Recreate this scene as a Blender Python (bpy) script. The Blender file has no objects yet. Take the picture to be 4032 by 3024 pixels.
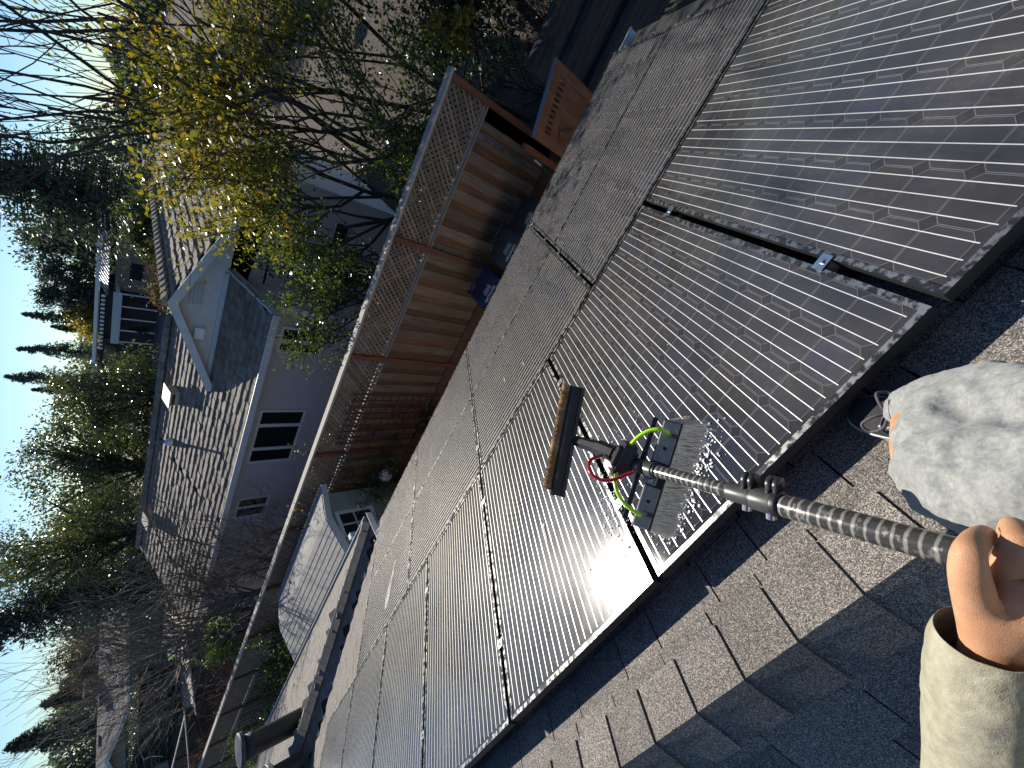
import bpy, bmesh, math, random
import numpy as np
from mathutils import Vector, Matrix, Euler
random.seed(7)
rng = np.random.default_rng(7)
sc = bpy.context.scene
col = sc.collection
R = math.radians
# ------------------------------------------------------------------ camera, sky, sun, exposure
fw, rt, up = Vector((-0.405845, 0.569123, -0.715114)), Vector((0.790192, 0.611659, 0.038334)), Vector((-0.459223, 0.54952, 0.697956))
cam = bpy.data.cameras.new('camera')
cam.sensor_fit = 'HORIZONTAL'; cam.sensor_width = 36.0; cam.lens = 1592.23 / 4032 * 36
cam.clip_start = 0.02; cam.clip_end = 2000
co = bpy.data.objects.new('camera', cam); col.objects.link(co)
mx = Matrix.Identity(4)
for i, v in enumerate((-up, rt, -fw)):
    for j in range(3): mx[j][i] = v[j]
mx.translation = Vector((-0.223258, -0.108054, 1.340803))
co.matrix_world = mx
sc.camera = co
SUN = Vector((-0.534, 0.740, 0.409)).normalized()
w = bpy.data.worlds.new('World'); sc.world = w; w.use_nodes = True
wn = w.node_tree
bg = wn.nodes['Background']
sky = wn.nodes.new('ShaderNodeTexSky'); sky.sky_type = 'NISHITA'; sky.sun_disc = False
sky.sun_elevation = R(24.1); sky.sun_rotation = R(-35.8); sky.air_density = 1.0; sky.dust_density = 0.1; sky.ozone_density = 1.2
tint = wn.nodes.new('ShaderNodeMix'); tint.data_type = 'RGBA'; tint.blend_type = 'MULTIPLY'; tint.inputs[0].default_value = 1.0; tint.inputs[7].default_value = (.72, .95, 1.25, 1)
wn.links.new(sky.outputs[0], tint.inputs[6]); wn.links.new(tint.outputs[2], bg.inputs[0]); bg.inputs[1].default_value = 0.055
sl = bpy.data.lights.new('sun', 'SUN'); sl.energy = 4.6; sl.angle = R(0.53); sl.color = (1.0, 0.93, 0.82)
so = bpy.data.objects.new('sun', sl); col.objects.link(so)
so.rotation_euler = SUN.to_track_quat('Z', 'Y').to_euler(); so.location = SUN * 60
sc.view_settings.view_transform = 'Standard'; sc.view_settings.look = 'None'
sc.view_settings.exposure = 0.75; sc.view_settings.gamma = 1.0; sc.view_settings.use_curve_mapping = False

# ------------------------------------------------------------------ helpers
class MB:
    def __init__(s): s.v = []; s.f = []
    def add(s, vs, fs):
        n = len(s.v); s.v += [tuple(v) for v in vs]; s.f += [tuple(i + n for i in f) for f in fs]; return s
    def obox(s, o, a, b, c):
        o, a, b, c = Vector(o), Vector(a), Vector(b), Vector(c)
        vs = [o, o + a, o + a + b, o + b, o + c, o + a + c, o + a + b + c, o + b + c]
        return s.add(vs, [(0, 3, 2, 1), (4, 5, 6, 7), (0, 1, 5, 4), (1, 2, 6, 5), (2, 3, 7, 6), (3, 0, 4, 7)])
    def box(s, x0, y0, z0, x1, y1, z1): return s.obox((x0, y0, z0), (x1 - x0, 0, 0), (0, y1 - y0, 0), (0, 0, z1 - z0))
    def beam(s, p, q, w, h, upv=(0, 0, 1)):
        p, q = Vector(p), Vector(q); d = q - p; u = d.cross(Vector(upv))
        if u.length < 1e-6: u = d.cross(Vector((1, 0, 0)))
        u.normalize(); n = u.cross(d).normalized()
        return s.obox(p - u * w / 2 - n * h / 2, u * w, d, n * h)
    def tube(s, pts, rad, n=8, cap=True, sq=None):
        pts = [Vector(p) for p in pts]
        if not hasattr(rad, '__len__'): rad = [rad] * len(pts)
        b = len(s.v); ref = None
        for i, p in enumerate(pts):
            d = (pts[min(i + 1, len(pts) - 1)] - pts[max(i - 1, 0)]).normalized()
            if ref is None:
                ref = Vector((0, 0, 1)) if abs(d.z) < .9 else Vector((1, 0, 0))
            u = (ref - d * ref.dot(d)).normalized(); v = d.cross(u); ref = u
            for k in range(n):
                a = 2 * math.pi * k / n; s.v.append(tuple(p + (u * math.cos(a) + v * math.sin(a)) * rad[i]))
        for i in range(len(pts) - 1):
            for k in range(n):
                k2 = (k + 1) % n
                s.f.append((b + i * n + k, b + i * n + k2, b + (i + 1) * n + k2, b + (i + 1) * n + k))
        if cap:
            s.f.append(tuple(b + k for k in reversed(range(n)))); e = b + (len(pts) - 1) * n; s.f.append(tuple(e + k for k in range(n)))
        return s
    def lathe(s, o, axis, prof, n=20):
        axis = Vector(axis).normalized(); o = Vector(o)
        return s.tube_prof(o, axis, prof, n)
    def tube_prof(s, o, ax, prof, n):
        u = ax.orthogonal().normalized(); v = ax.cross(u); b = len(s.v)
        for (r, h) in prof:
            for k in range(n):
                a = 2 * math.pi * k / n; s.v.append(tuple(o + ax * h + (u * math.cos(a) + v * math.sin(a)) * max(r, 1e-4)))
        for i in range(len(prof) - 1):
            for k in range(n):
                k2 = (k + 1) % n; s.f.append((b + i * n + k, b + i * n + k2, b + (i + 1) * n + k2, b + (i + 1) * n + k))
        s.f.append(tuple(b + k for k in reversed(range(n)))); e = b + (len(prof) - 1) * n; s.f.append(tuple(e + k for k in range(n)))
        return s
    def prism(s, poly, ext):
        n = len(poly); poly = [Vector(p) for p in poly]; ext = Vector(ext)
        return s.add(poly + [p + ext for p in poly], [tuple(reversed(range(n))), tuple(range(n, 2 * n))] + [(i, (i + 1) % n, (i + 1) % n + n, i + n) for i in range(n)])
    def mesh(s, name, m, smooth=False):
        me = bpy.data.meshes.new(name); me.from_pydata(s.v, [], s.f); me.materials.append(m)
        if smooth: me.polygons.foreach_set('use_smooth', [True] * len(me.polygons))
        me.validate(); me.update(); return me
W = {}
I4 = Matrix.Identity(4)
def link(name, data, parent=None, M=None):
    o = bpy.data.objects.new(name, data); col.objects.link(o); M = M or I4
    if parent is not None:
        o.parent = parent; o.matrix_parent_inverse = W[parent.name].inverted()
    o.matrix_basis = M; W[o.name] = M.copy(); return o
def part(name, mb, m, parent, smooth=False, M=None): return link(name, mb.mesh(name, m, smooth) if isinstance(mb, MB) else mb, parent, M)
def tag(o, label, cat, group=None, kind=None):
    if label: o['label'] = label
    if cat: o['category'] = cat
    if group: o['group'] = group
    if kind: o['kind'] = kind
    return o
def thing(name, label, cat, loc=(0, 0, 0), group=None, M=None):
    o = link(name, None, None, M or Matrix.Translation(Vector(loc))); o.empty_display_size = .2
    return tag(o, label, cat, group)
def solo(name, mb, m, label, cat, group=None, kind=None, smooth=False):
    return tag(link(name, mb.mesh(name, m, smooth) if isinstance(mb, MB) else mb), label, cat, group, kind)
def struct(name, mb, m): return tag(link(name, mb.mesh(name, m)), None, None, None, 'structure')
def frame(o, x, y, z):
    m = Matrix.Identity(4)
    for i, v in enumerate((x, y, z)):
        v = Vector(v)
        for j in range(3): m[j][i] = v[j]
    m.translation = Vector(o); return m
def copy_tree(root, M):
    r = root.copy(); col.objects.link(r); r.matrix_basis = M; W[r.name] = M.copy()
    for ch in root.children:
        c = ch.copy(); col.objects.link(c); c.parent = r
        for g in ch.children:
            d = g.copy(); col.objects.link(d); d.parent = c
    return r
# ------------------------------------------------------------------ materials
def newmat(name):
    m = bpy.data.materials.new(name); m.use_nodes = True; nt = m.node_tree
    return m, nt, nt.nodes['Principled BSDF']
class NB:
    def __init__(s, nt): s.nt = nt
    def n(s, t, **kw):
        x = s.nt.nodes.new(t)
        for k, v in kw.items():
            if k.startswith('i_'):
                k = k[2:]; k = int(k) if k.isdigit() else k.replace('_', ' ')
                x.inputs[k].default_value = v
            else: setattr(x, k, v)
        return x
    def l(s, a, b): s.nt.links.new(a, b)
    def math(s, op, a, b=None, c=None, clamp=False):
        x = s.n('ShaderNodeMath', operation=op, use_clamp=clamp)
        for i, q in enumerate((a, b, c)):
            if q is None: continue
            if isinstance(q, (int, float)): x.inputs[i].default_value = q
            else: s.l(q, x.inputs[i])
        return x.outputs[0]
    def mix(s, f, a, b, mode='MIX'):
        x = s.n('ShaderNodeMix', data_type='RGBA', blend_type=mode)
        for i, q in ((0, f), (6, a), (7, b)):
            if isinstance(q, (int, float)): x.inputs[i].default_value = q
            elif isinstance(q, tuple): x.inputs[i].default_value = (*q, 1) if len(q) == 3 else q
            else: s.l(q, x.inputs[i])
        return x.outputs[2]
    def coord(s, kind='Object', stretch=(1, 1, 1), rot=(0, 0, 0)):
        if kind == 'World': src = s.n('ShaderNodeNewGeometry').outputs['Position']
        else: src = s.n('ShaderNodeTexCoord').outputs[kind]
        mp = s.n('ShaderNodeMapping'); mp.inputs['Scale'].default_value = stretch; mp.inputs['Rotation'].default_value = rot
        s.l(src, mp.inputs['Vector']); return mp.outputs[0]
    def noise(s, vec, scale, detail=4, rough=.55, dist=0):
        x = s.n('ShaderNodeTexNoise', i_Scale=scale, i_Detail=detail, i_Roughness=rough, i_Distortion=dist)
        s.l(vec, x.inputs['Vector']); return x.outputs['Fac']
    def ramp(s, f, lo, hi):
        x = s.n('ShaderNodeMapRange', clamp=True); s.l(f, x.inputs[0]); x.inputs[1].default_value = lo; x.inputs[2].default_value = hi
        return x.outputs[0]
    def rnd(s, kind='obj'):
        return s.n('ShaderNodeObjectInfo').outputs['Random'] if kind == 'obj' else s.n('ShaderNodeNewGeometry').outputs['Random Per Island']
def mat(name, c1, c2=None, scale=8, rough=.6, metal=0., bump=0., bscale=None, stretch=(1, 1, 1), coord='World', rnd=0., spec=.5, detail=5, lo=.35, hi=.65, c3=None, s3=None, isl=False, bdist=.01, coat=0, rot=(0, 0, 0)):
    m, nt, p = newmat(name); b = NB(nt)
    p.inputs['Roughness'].default_value = rough; p.inputs['Metallic'].default_value = metal; p.inputs['Specular IOR Level'].default_value = spec
    p.inputs['Coat Weight'].default_value = coat
    vec = b.coord(coord, stretch, rot); c = None
    if c2 is not None:
        f = b.ramp(b.noise(vec, scale, detail), lo, hi); c = b.mix(f, c1, c2)
    else: c = b.mix(0.0, c1, c1)
    if c3 is not None:
        f = b.ramp(b.noise(b.coord(coord), s3 or scale * .2, 3), .45, .7); c = b.mix(f, c, c3)
    if rnd:
        r = b.rnd('isl' if isl else 'obj'); k = b.math('MULTIPLY_ADD', r, 2 * rnd, 1 - rnd)
        c = b.mix(1.0, c, _grey(b, k), 'MULTIPLY')
    b.l(c, p.inputs['Base Color'])
    if bump:
        bn = b.n('ShaderNodeBump', i_Strength=bump, i_Distance=bdist); b.l(b.noise(vec, bscale or scale * 2, 6), bn.inputs['Height']); b.l(bn.outputs[0], p.inputs['Normal'])
    return m
def _grey(b, k):
    x = b.n('ShaderNodeCombineColor')
    for i in range(3): b.l(k, x.inputs[i])
    return x.outputs[0]
def leafmat(name, cols, tr=.45, rough=.4):
    m, nt, p = newmat(name); b = NB(nt)
    r = b.rnd('isl'); cr = b.n('ShaderNodeValToRGB'); e = cr.color_ramp.elements
    while len(e) < len(cols): e.new(.5)
    for i, c in enumerate(cols): e[i].position = i / max(1, len(cols) - 1); e[i].color = (*c, 1)
    b.l(r, cr.inputs[0]); c = cr.outputs[0]
    p.inputs['Roughness'].default_value = rough
    b.l(c, p.inputs['Base Color'])
    t = b.n('ShaderNodeBsdfTranslucent'); c2 = b.mix(1.0, c, (1.6, 1.5, .55), 'MULTIPLY'); b.l(c2, t.inputs[0])
    ms = b.n('ShaderNodeMixShader', i_0=tr); b.l(p.outputs[0], ms.inputs[1]); b.l(t.outputs[0], ms.inputs[2])
    b.l(ms.outputs[0], nt.nodes['Material Output'].inputs[0]); return m

A = R(28.4); cA, sA = math.cos(A), math.sin(A)
X_, T_, N_ = Vector((1, 0, 0)), Vector((0, cA, -sA)), Vector((0, sA, cA))
def RP(s, t, o=0.): return X_ * s + T_ * t + N_ * o
GZ = -4.45

# granule shingle
def shinglemat(name, k=1.0):
    m, nt, p = newmat(name); b = NB(nt); v = b.coord('World')
    vo = b.n('ShaderNodeTexVoronoi', i_Scale=420.); b.l(v, vo.inputs['Vector'])
    sx = b.n('ShaderNodeSeparateColor'); b.l(vo.outputs['Color'], sx.inputs[0])
    cr = b.n('ShaderNodeValToRGB'); e = cr.color_ramp.elements
    e.new(.5); e.new(.8)
    for i, (ps, c) in enumerate(((0., (.03, .028, .028)), (.45, (.115, .105, .095)), (.8, (.24, .215, .185)), (1., (.42, .39, .35)))):
        e[i].position = ps; e[i].color = (*[q * k for q in c], 1)
    b.l(sx.outputs[0], cr.inputs[0])
    big = b.ramp(b.noise(v, 3.5, 4), .3, .7); c = b.mix(big, cr.outputs[0], (.72, .70, .70), 'MULTIPLY')
    kk = b.math('MULTIPLY_ADD', b.rnd(), .35, .82); c = b.mix(1.0, c, _grey(b, kk), 'MULTIPLY')
    b.l(c, p.inputs['Base Color']); p.inputs['Roughness'].default_value = .9
    bn = b.n('ShaderNodeBump', i_Strength=.5, i_Distance=.002); b.l(vo.outputs['Distance'], bn.inputs['Height']); b.l(bn.outputs[0], p.inputs['Normal'])
    return m
M_shing = shinglemat('asphalt_granules', 1.15)
M_deck = mat('roof_underlay', (.02, .02, .02), rough=.9)
M_gut = mat('gutter_white', (.62, .66, .68), (.5, .55, .58), 6, rough=.4)
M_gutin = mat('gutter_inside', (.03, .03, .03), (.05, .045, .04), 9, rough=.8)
M_black = mat('black_plastic', (.012, .012, .014), (.02, .02, .022), 12, rough=.42)
M_blackrub = mat('black_rubber', (.01, .01, .011), rough=.7)
M_steel = mat('steel', (.62, .62, .62), (.5, .5, .5), 40, rough=.28, metal=1.)
M_stucco = mat('stucco', (.60, .575, .56), (.55, .53, .52), 3, rough=.95, bump=.12, bscale=90, bdist=.004)
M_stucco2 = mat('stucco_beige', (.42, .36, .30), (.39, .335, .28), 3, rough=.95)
M_white = mat('white_paint', (.78, .78, .77), (.70, .70, .69), 9, rough=.5)
M_fascia = mat('fascia_paint', (.55, .58, .60), (.46, .49, .51), 4, rough=.6)
M_greenwin = mat('dark_glass', (.012, .016, .016), (.02, .028, .026), 1.2, rough=.06, spec=.6)
M_dirt = mat('soil', (.05, .036, .025), (.09, .065, .045), 5, rough=.95, bump=.5, bscale=20, bdist=.02)
M_conc = mat('concrete', (.30, .28, .25), (.22, .205, .19), 4, rough=.9)
# ------------------------------------------------------------------ ground
g = MB(); g.add([(-400, -60, GZ), (300, -60, GZ), (300, 500, GZ), (-400, 500, GZ)], [(0, 1, 2, 3)])
struct('ground', g, M_dirt)
M_path = mat('side_yard_concrete', (.075, .068, .06), (.045, .04, .036), 3, rough=.9, bump=.2, bscale=30)
g = MB(); g.add([(-14, 3.7, GZ + .004), (3, 3.7, GZ + .004), (3, 6.0, GZ + .004), (-14, 6.0, GZ + .004)], [(0, 1, 2, 3)])
struct('side_yard_path', g, M_path)

# ------------------------------------------------------------------ solar panel materials (laminate seen from above)
def pvmat(name, kind):
    m, nt, p = newmat(name); b = NB(nt)
    pos = b.n('ShaderNodeNewGeometry').outputs['Position']; sx = b.n('ShaderNodeSeparateXYZ'); b.l(pos, sx.inputs[0])
    t = b.math('ADD', b.math('MULTIPLY', sx.outputs[1], cA), b.math('MULTIPLY', sx.outputs[2], -sA))
    cv = b.n('ShaderNodeCombineXYZ'); b.l(sx.outputs[0], cv.inputs[0]); b.l(t, cv.inputs[1]); v = cv.outputs[0]
    def sc_(x, y):
        mp = b.n('ShaderNodeMapping'); mp.inputs['Scale'].default_value = (x, y, 1); b.l(v, mp.inputs[0]); return mp.outputs[0]
    patch = b.ramp(b.noise(v, 2.2, 5, .6), .38, .66)
    wob = b.noise(sc_(5.5, 1.1), 1.0, 3, .5, .6)
    streak = b.math('MULTIPLY', b.ramp(wob, .5, .53), b.ramp(b.noise(v, 1.1, 2), .42, .56))
    thin = b.ramp(b.math('ABSOLUTE', b.math('SUBTRACT', b.noise(sc_(4.2, .9), 1.0, 4, .55, .9), .5)), .006, .014)   # 0 on thin runs of water
    lower = b.ramp(t, .6, 1.9)                        # rinse water has run over the lower half
    wet = b.math('MAXIMUM', streak, b.math('SUBTRACT', 1.0, thin), None, True)
    side = b.ramp(sx.outputs[0], -1.6, -.6)           # the washed panels are the ones already done
    wet = b.math('MULTIPLY', b.math('MULTIPLY', wet, side), b.math('MULTIPLY_ADD', lower, .8, .2))
    near = b.math('MULTIPLY', b.ramp(sx.outputs[0], -1.085, -1.075), b.math('MULTIPLY', b.ramp(t, .62, .30), b.ramp(sx.outputs[0], -.25, -.62)))   # freshly scrubbed corner by the brush
    wet = b.math('MAXIMUM', wet, near)
    fine = b.ramp(b.noise(v, 46, 5, .7), .5, .72)
    dust = b.math('MULTIPLY_ADD', patch, .055, .035)
    dust = b.math('ADD', dust, b.math('MULTIPLY', fine, b.math('MULTIPLY', patch, .09)))
    dust = b.math('MULTIPLY', dust, b.math('MULTIPLY_ADD', wet, -.85, 1.0))
    if kind == 'cell':
        cr = b.n('ShaderNodeValToRGB'); e = cr.color_ramp.elements; e.new(.55); e.new(.8)
        for i, (ps, c) in enumerate(((0, (.014, .012, .012)), (.5, (.014, .014, .020)), (.85, (.012, .013, .020)), (1., (.016, .017, .030)))): e[i].position = ps; e[i].color = (*c, 1)
        b.l(b.rnd(), cr.inputs[0]); c = cr.outputs[0]
        oc = b.n('ShaderNodeTexCoord').outputs['Object']; s2 = b.n('ShaderNodeSeparateXYZ'); b.l(oc, s2.inputs[0])
        ax, ay = b.math('ABSOLUTE', s2.outputs[0]), b.math('ABSOLUTE', s2.outputs[1])
        edge = b.math('MAXIMUM', b.math('GREATER_THAN', b.math('MAXIMUM', ax, ay), .0605), b.math('GREATER_THAN', b.math('ADD', ax, ay), .1015))
        # fine silver fingers across the cell
        fing = b.math('GREATER_THAN', b.math('FRACT', b.math('MULTIPLY', s2.outputs[1], 480.)), .84)
        c = b.mix(b.math('MULTIPLY', fing, .16), c, (.30, .30, .32))
        c = b.mix(b.math('MULTIPLY', edge, .8), c, (.15, .15, .165))
    else: c = b.mix(0., (.014, .013, .014), (0, 0, 0))
    c = b.mix(dust, c, (.44, .40, .35))
    b.l(c, p.inputs['Base Color'])
    r = b.math('MULTIPLY_ADD', wet, -.125, .155); r = b.math('ADD', r, b.math('MULTIPLY', patch, .04))
    r = b.math('ADD', r, b.math('MULTIPLY', b.ramp(sx.outputs[0], -1.5, -3.5), .05))
    b.l(r, p.inputs['Roughness']); p.inputs['IOR'].default_value = 1.42
    bn = b.n('ShaderNodeBump', i_Strength=.10, i_Distance=.002); b.l(b.noise(v, 5., 3), bn.inputs['Height'])
    b.l(bn.outputs[0], p.inputs['Normal'])
    return m
M_cell = pvmat('silicon_cell', 'cell'); M_lam = pvmat('black_laminate', 'lam')
M_bus = mat('tinned_ribbon', (.86, .84, .76), (.78, .76, .70), 60, rough=.42, metal=.55, spec=.8)
def framemat():
    m, nt, p = newmat('black_anodised_frame'); b = NB(nt); v = b.coord('World')
    f = b.ramp(b.noise(v, 34, 4, .6), .46, .56); g_ = b.ramp(b.noise(v, 1.1, 2), .4, .6)
    c = b.mix(b.math('MULTIPLY', f, b.math('MULTIPLY_ADD', g_, .5, .5)), (.06, .06, .06), (.36, .36, .34)); b.l(c, p.inputs['Base Color'])  # grey patches in the colour stand in for sky mirrored by a wet film
    p.inputs['Metallic'].default_value = .75; b.l(b.math('MULTIPLY_ADD', f, .12, .24), p.inputs['Roughness']); return m
M_frame = framemat()
M_side = mat('frame_side', (.02, .02, .021), rough=.5)
PW, PL, CP = 1.045, 1.585, .1263
def panel_meshes():
    fr = MB(); wd, h = .017, .040
    for x0, x1, y0, y1 in ((0, wd, 0, PL), (PW - wd, PW, 0, PL), (wd, PW - wd, 0, wd), (wd, PW - wd, PL - wd, PL)):
        fr.box(x0, y0, -h, x1, y1, 0)
    fm = fr.mesh('frame', M_frame); fm.materials.append(M_side)
    for pl in fm.polygons:
        if abs(pl.normal.z) < .5: pl.material_index = 1
    lam = MB(); lam.box(wd, wd, -.008, PW - wd, PL - wd, -.0035)
    c = MB(); a, q = .0620, .0205
    pts = [(a, a - q), (a - q, a), (-a + q, a), (-a, a - q), (-a, -a + q), (-a + q, -a), (a - q, -a), (a, -a + q)]
    c.prism([(x, y, 0) for x, y in pts], (0, 0, .0007))
    bs = MB(); bs.box(-.0012, -.765, 0, .0012, .765, .0005)
    return fm, lam.mesh('laminate', M_lam), c.mesh('cell', M_cell), bs.mesh('busbar', M_bus)
PM = panel_meshes()
def panel(M, label, group='dark solar panels mounted in three rows on the roof'):
    r = thing('solar_panel', label, 'solar panel', group=group, M=M)
    link('frame', PM[0], r, M); link('laminate', PM[1], r, M)
    for i in range(8):
        x = PW / 2 + (i - 3.5) * CP
        for j in range(12):
            link('cell', PM[2], r, M @ Matrix.Translation((x, PL / 2 + (j - 5.5) * CP, -.0035)))
        for d in (-.0415, 0, .0415):
            link('busbar', PM[3], r, M @ Matrix.Translation((x + d, PL / 2, -.0028)))
    return r
names1 = ['dirty upright panel at the right end of the row by the ridge',
          'upright panel in the ridge row being scrubbed, under the brush with bristles',
          'upright panel in the ridge row just left of the one being scrubbed',
          'upright panel in the ridge row, third to the left of the shoe, plain and dusty',
          'upright panel in the ridge row, fourth to the left of the shoe, with sunlit busbars',
          'upright panel in the ridge row, next to last before its left end',
          'upright panel at the far left end of the ridge row, beside the hip ridge']
for k in range(7):
    panel(frame(RP(-k * 1.075 + .015, 0), X_, T_, N_), names1[k])
names2 = [('sideways panel at the right end of the middle row, dark and shaded by the tree', 'sideways panel at the right end of the eave row, streaked with water, above the gate'),
          ('sideways panel of the middle row crossed by thin water trails, second from its right end', 'sideways panel of the eave row in front of the wheeled bins'),
          ('sideways panel of the middle row, second from its left end, glaring in the sun', 'sideways panel of the eave row below the trellis with red leaves'),
          ('sideways panel at the left end of the middle row, with a white dried smear', 'sideways panel at the left end of the eave row, beside the white gutter corner')]
for j in range(4):
    s1 = 1.066 - 1.6057 * j
    for q, t0 in enumerate((1.603, 2.650)):
        # long side along the ridge
        panel(frame(RP(s1, t0), T_, -X_, N_), names2[j][q])
# rails, clamps
rk = thing('mounting_rack', 'dark rails and small metal clamps holding the solar panels', 'mounting rack', RP(-2.2, 1.8, -.1))
for t in (.33, 1.25, 1.86, 2.42, 2.90, 3.45):
    b = MB(); b.obox(RP(-6.3 if t < 1.5 else -5.3, t - .02, -.10), X_ * (7.3 if t < 1.5 else 6.3), T_ * .04, N_ * .055); part('rail', b, M_side, rk)
cl = MB()
cl.obox(Vector((-.024, -.019, .0015)), (.048, 0, 0), (0, .038, 0), (0, 0, .004)); cl.tube([(0, 0, .005), (0, 0, .011)], .0075, 6)
clm = cl.mesh('clamp', M_steel)
for k in range(7):
    for t in (.33, 1.28):
        link('clamp', clm, rk, frame(RP(-k * 1.075, t), X_, T_, N_))
for j in range(5):
    for t in (1.86, 2.42, 2.90, 3.45):
        link('clamp', clm, rk, frame(RP(1.066 + .010 - 1.6057 * j, t), X_, T_, N_))
# white dried smears on the glass (bird lime)
M_lime = mat('dried_lime', (.55, .54, .5), (.42, .41, .38), 30, rough=.8)
sm = thing('bird_dropping', 'long whitish dried smear on the left panel of the middle row', 'bird dropping', RP(-5.1, 2.0), 'dried smears on the panels')
b = MB(); random.seed(3)
P0, P1 = Vector((-4.232, 2.03, -1.097)), Vector((-4.408, 1.58, -0.8543))
for i in range(26):
    f0 = random.random(); ln = random.uniform(.1, .5); off = random.gauss(0, .028)
    a = P0.lerp(P1, min(f0, 1 - ln)); e = P0.lerp(P1, min(f0, 1 - ln) + ln); d = (e - a).normalized(); n = N_.cross(d)
    wdt = random.uniform(.004, .016)
    b.add([a + n * off + N_ * .0022, (a + e) / 2 + n * (off + wdt) + N_ * .0022, e + n * off * .7 + N_ * .0022, (a + e) / 2 + n * (off - wdt) + N_ * .0022], [(0, 3, 2, 1)])
part('smear', b, M_lime, sm)
for i, (p, r_) in enumerate((((-1.574, 0.5433, -0.2938), .012), ((-1.576, 1.862, -1.007), .007), ((-1.307, 1.704, -0.9212), .008))):
    b = MB(); b.lathe(Vector(p) + N_ * .001, N_, [(r_, 0), (r_ * .8, .001), (r_ * .2, .0016)], 9)
    b.obox(Vector(p) + N_ * .0012 - X_ * .003, X_ * .006, T_ * (-.05 - .04 * (i == 0)), N_ * .0006)
    solo('bird_dropping', b, M_lime, ('white spot with a tail on the panel below the tan sleeve', 'tiny white fleck on the panel left of the wet one, by its right edge', 'small white spot on the middle row near the black gap')[i], 'bird dropping', 'dried smears on the panels')

# ------------------------------------------------------------------ own house: deck, shingles, ridge and hip caps, gutter
hs = thing('house', 'brown shingled house roof under the solar panels, with hip ridge and white gutter', 'house', (0, 1, GZ))
OF = -.13
def Mz(y): return RP(0, 0, OF).z + (RP(0, 0, OF).y - y) * math.tan(A)      # main plane height at y
TA = math.tan(A)
RY = RP(0, -.30, OF).y; RZ = RP(0, -.30, OF).z                              # ridge
EY = 3.30; EZ = Mz(EY)
CX, CY = -6.02, 3.75                                                        # hip corner of the wing
HX = CX - (RZ - EZ) / TA - .0                                               # hip meets ridge level
VX = CX
YE = CY - (RZ - EZ) / TA
d = MB()
lo = -.006
q = lambda x, y, z: (x, y, z + lo)
d.add([q(1.33, RY, RZ), q(1.33, EY, EZ), q(CX, EY, EZ), q(CX - (EY - RY), RY, RZ)], [(0, 3, 2, 1)])               # main slope down to valley
yb = RY - 4.2
d.add([q(1.33, RY, RZ), q(-14, RY, RZ), q(-14, yb, RZ - 4.2 * TA), q(1.33, yb, RZ - 4.2 * TA)], [(0, 1, 2, 3)])     # back slope
d.add([q(CX, CY, EZ), q(CX, EY, EZ), q(CX - (EY - RY), RY, RZ), q(CX - (EY - RY), CY - (EY - RY), RZ)], [(0, 3, 2, 1)])  # strip facing right, hip to valley
d.add([q(CX, CY, EZ), q(CX - (EY - RY), CY - (EY - RY), RZ), q(-14, CY - (EY - RY), RZ), q(-14, CY, EZ)], [(0, 3, 2, 1)])  # wing slope
part('roof_deck', d, M_deck, hs)
wl = MB(); wl.box(CX + .5, -4, GZ, 1.0, 2.75, EZ - .12); wl.box(-14, -4, GZ, CX - .45, 3.25, EZ - .14)
part('wall', wl, M_stucco, hs)
so_ = MB(); so_.add([(1.33, EY, EZ - .13), (CX, EY, EZ - .13), (CX, 2.7, EZ - .13), (1.33, 2.7, EZ - .13)], [(0, 1, 2, 3)])
so_.add([(CX, CY, EZ - .15), (-14, CY, EZ - .15), (-14, 3.2, EZ - .15), (CX, 3.2, EZ - .15)], [(0, 1, 2, 3)]); part('soffit', so_, M_white, hs)
count = [0]; stuff_tabs = MB()
def tabs(O, u, v, n, u0, u1, v0, v1, ok, wmin=.2, wmax=.34, ex=.14, th=.007, phase=0, cap=300, gap=.006):
    O, u, v, n = Vector(O), Vector(u), Vector(v), Vector(n); k = 0; t = v0
    while t < v1:
        s = u0 + random.uniform(0, .25)
        while s < u1:
            wd = random.uniform(wmin, wmax)
            if ok(s + wd / 2, t + ex / 2):
                lift = th * random.uniform(.8, 1.5); dt = random.uniform(-.004, .004)
                o = O + u * s + v * (t - .012)
                e = ex + .018 + dt
                vs = [o + n * .0006, o + u * (wd - gap) + n * .0006, o + u * (wd - gap) + v * e + n * (lift - .004), o + v * e + n * (lift - .004),
                      o + n * .004, o + u * (wd - gap) + n * .004, o + u * (wd - gap) + v * e + n * (lift + .002), o + v * e + n * (lift + .002)]
                if count[0] < cap:
                    b = MB(); c0 = o + u * wd / 2
                    b.add([p - c0 for p in vs], [(0, 3, 2, 1), (4, 5, 6, 7), (0, 1, 5, 4), (1, 2, 6, 5), (2, 3, 7, 6), (3, 0, 4, 7)])
                    part('shingle', b, M_shing, hs, M=Matrix.Translation(c0)); count[0] += 1
                else: stuff_tabs.add(vs, [(0, 3, 2, 1), (4, 5, 6, 7), (0, 1, 5, 4), (1, 2, 6, 5), (2, 3, 7, 6), (3, 0, 4, 7)])
            s += wd
        t += ex
random.seed(11)
tabs(RP(0, 0, OF), X_, T_, N_, -6.9, 1.2, -.262, .30, lambda s, t: True, .2, .33)                # by the ridge
B_T, B_N = Vector((0, -cA, -sA)), Vector((0, -sA, cA))
tabs((0, RY, RZ), X_, B_T, B_N, -2.2, .9, .03, .9, lambda s, t: True, .22, .33)                   # shaded back slope
E_T, E_N = Vector((cA, 0, -sA)), Vector((sA, 0, cA)); LE = (RZ - EZ) / sA
def okE(s, t):          # s along +Y from y0, t from top
    x = CX - (EY - RY) + t * cA; y = s
    return CY - (CX - x) > y > EY - (CX - x) + .02 and y > .3
tabs((CX - (EY - RY), 0, RZ), (0, 1, 0), E_T, E_N, 0, 4.2, 0, LE, okE, .2, .33)
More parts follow.
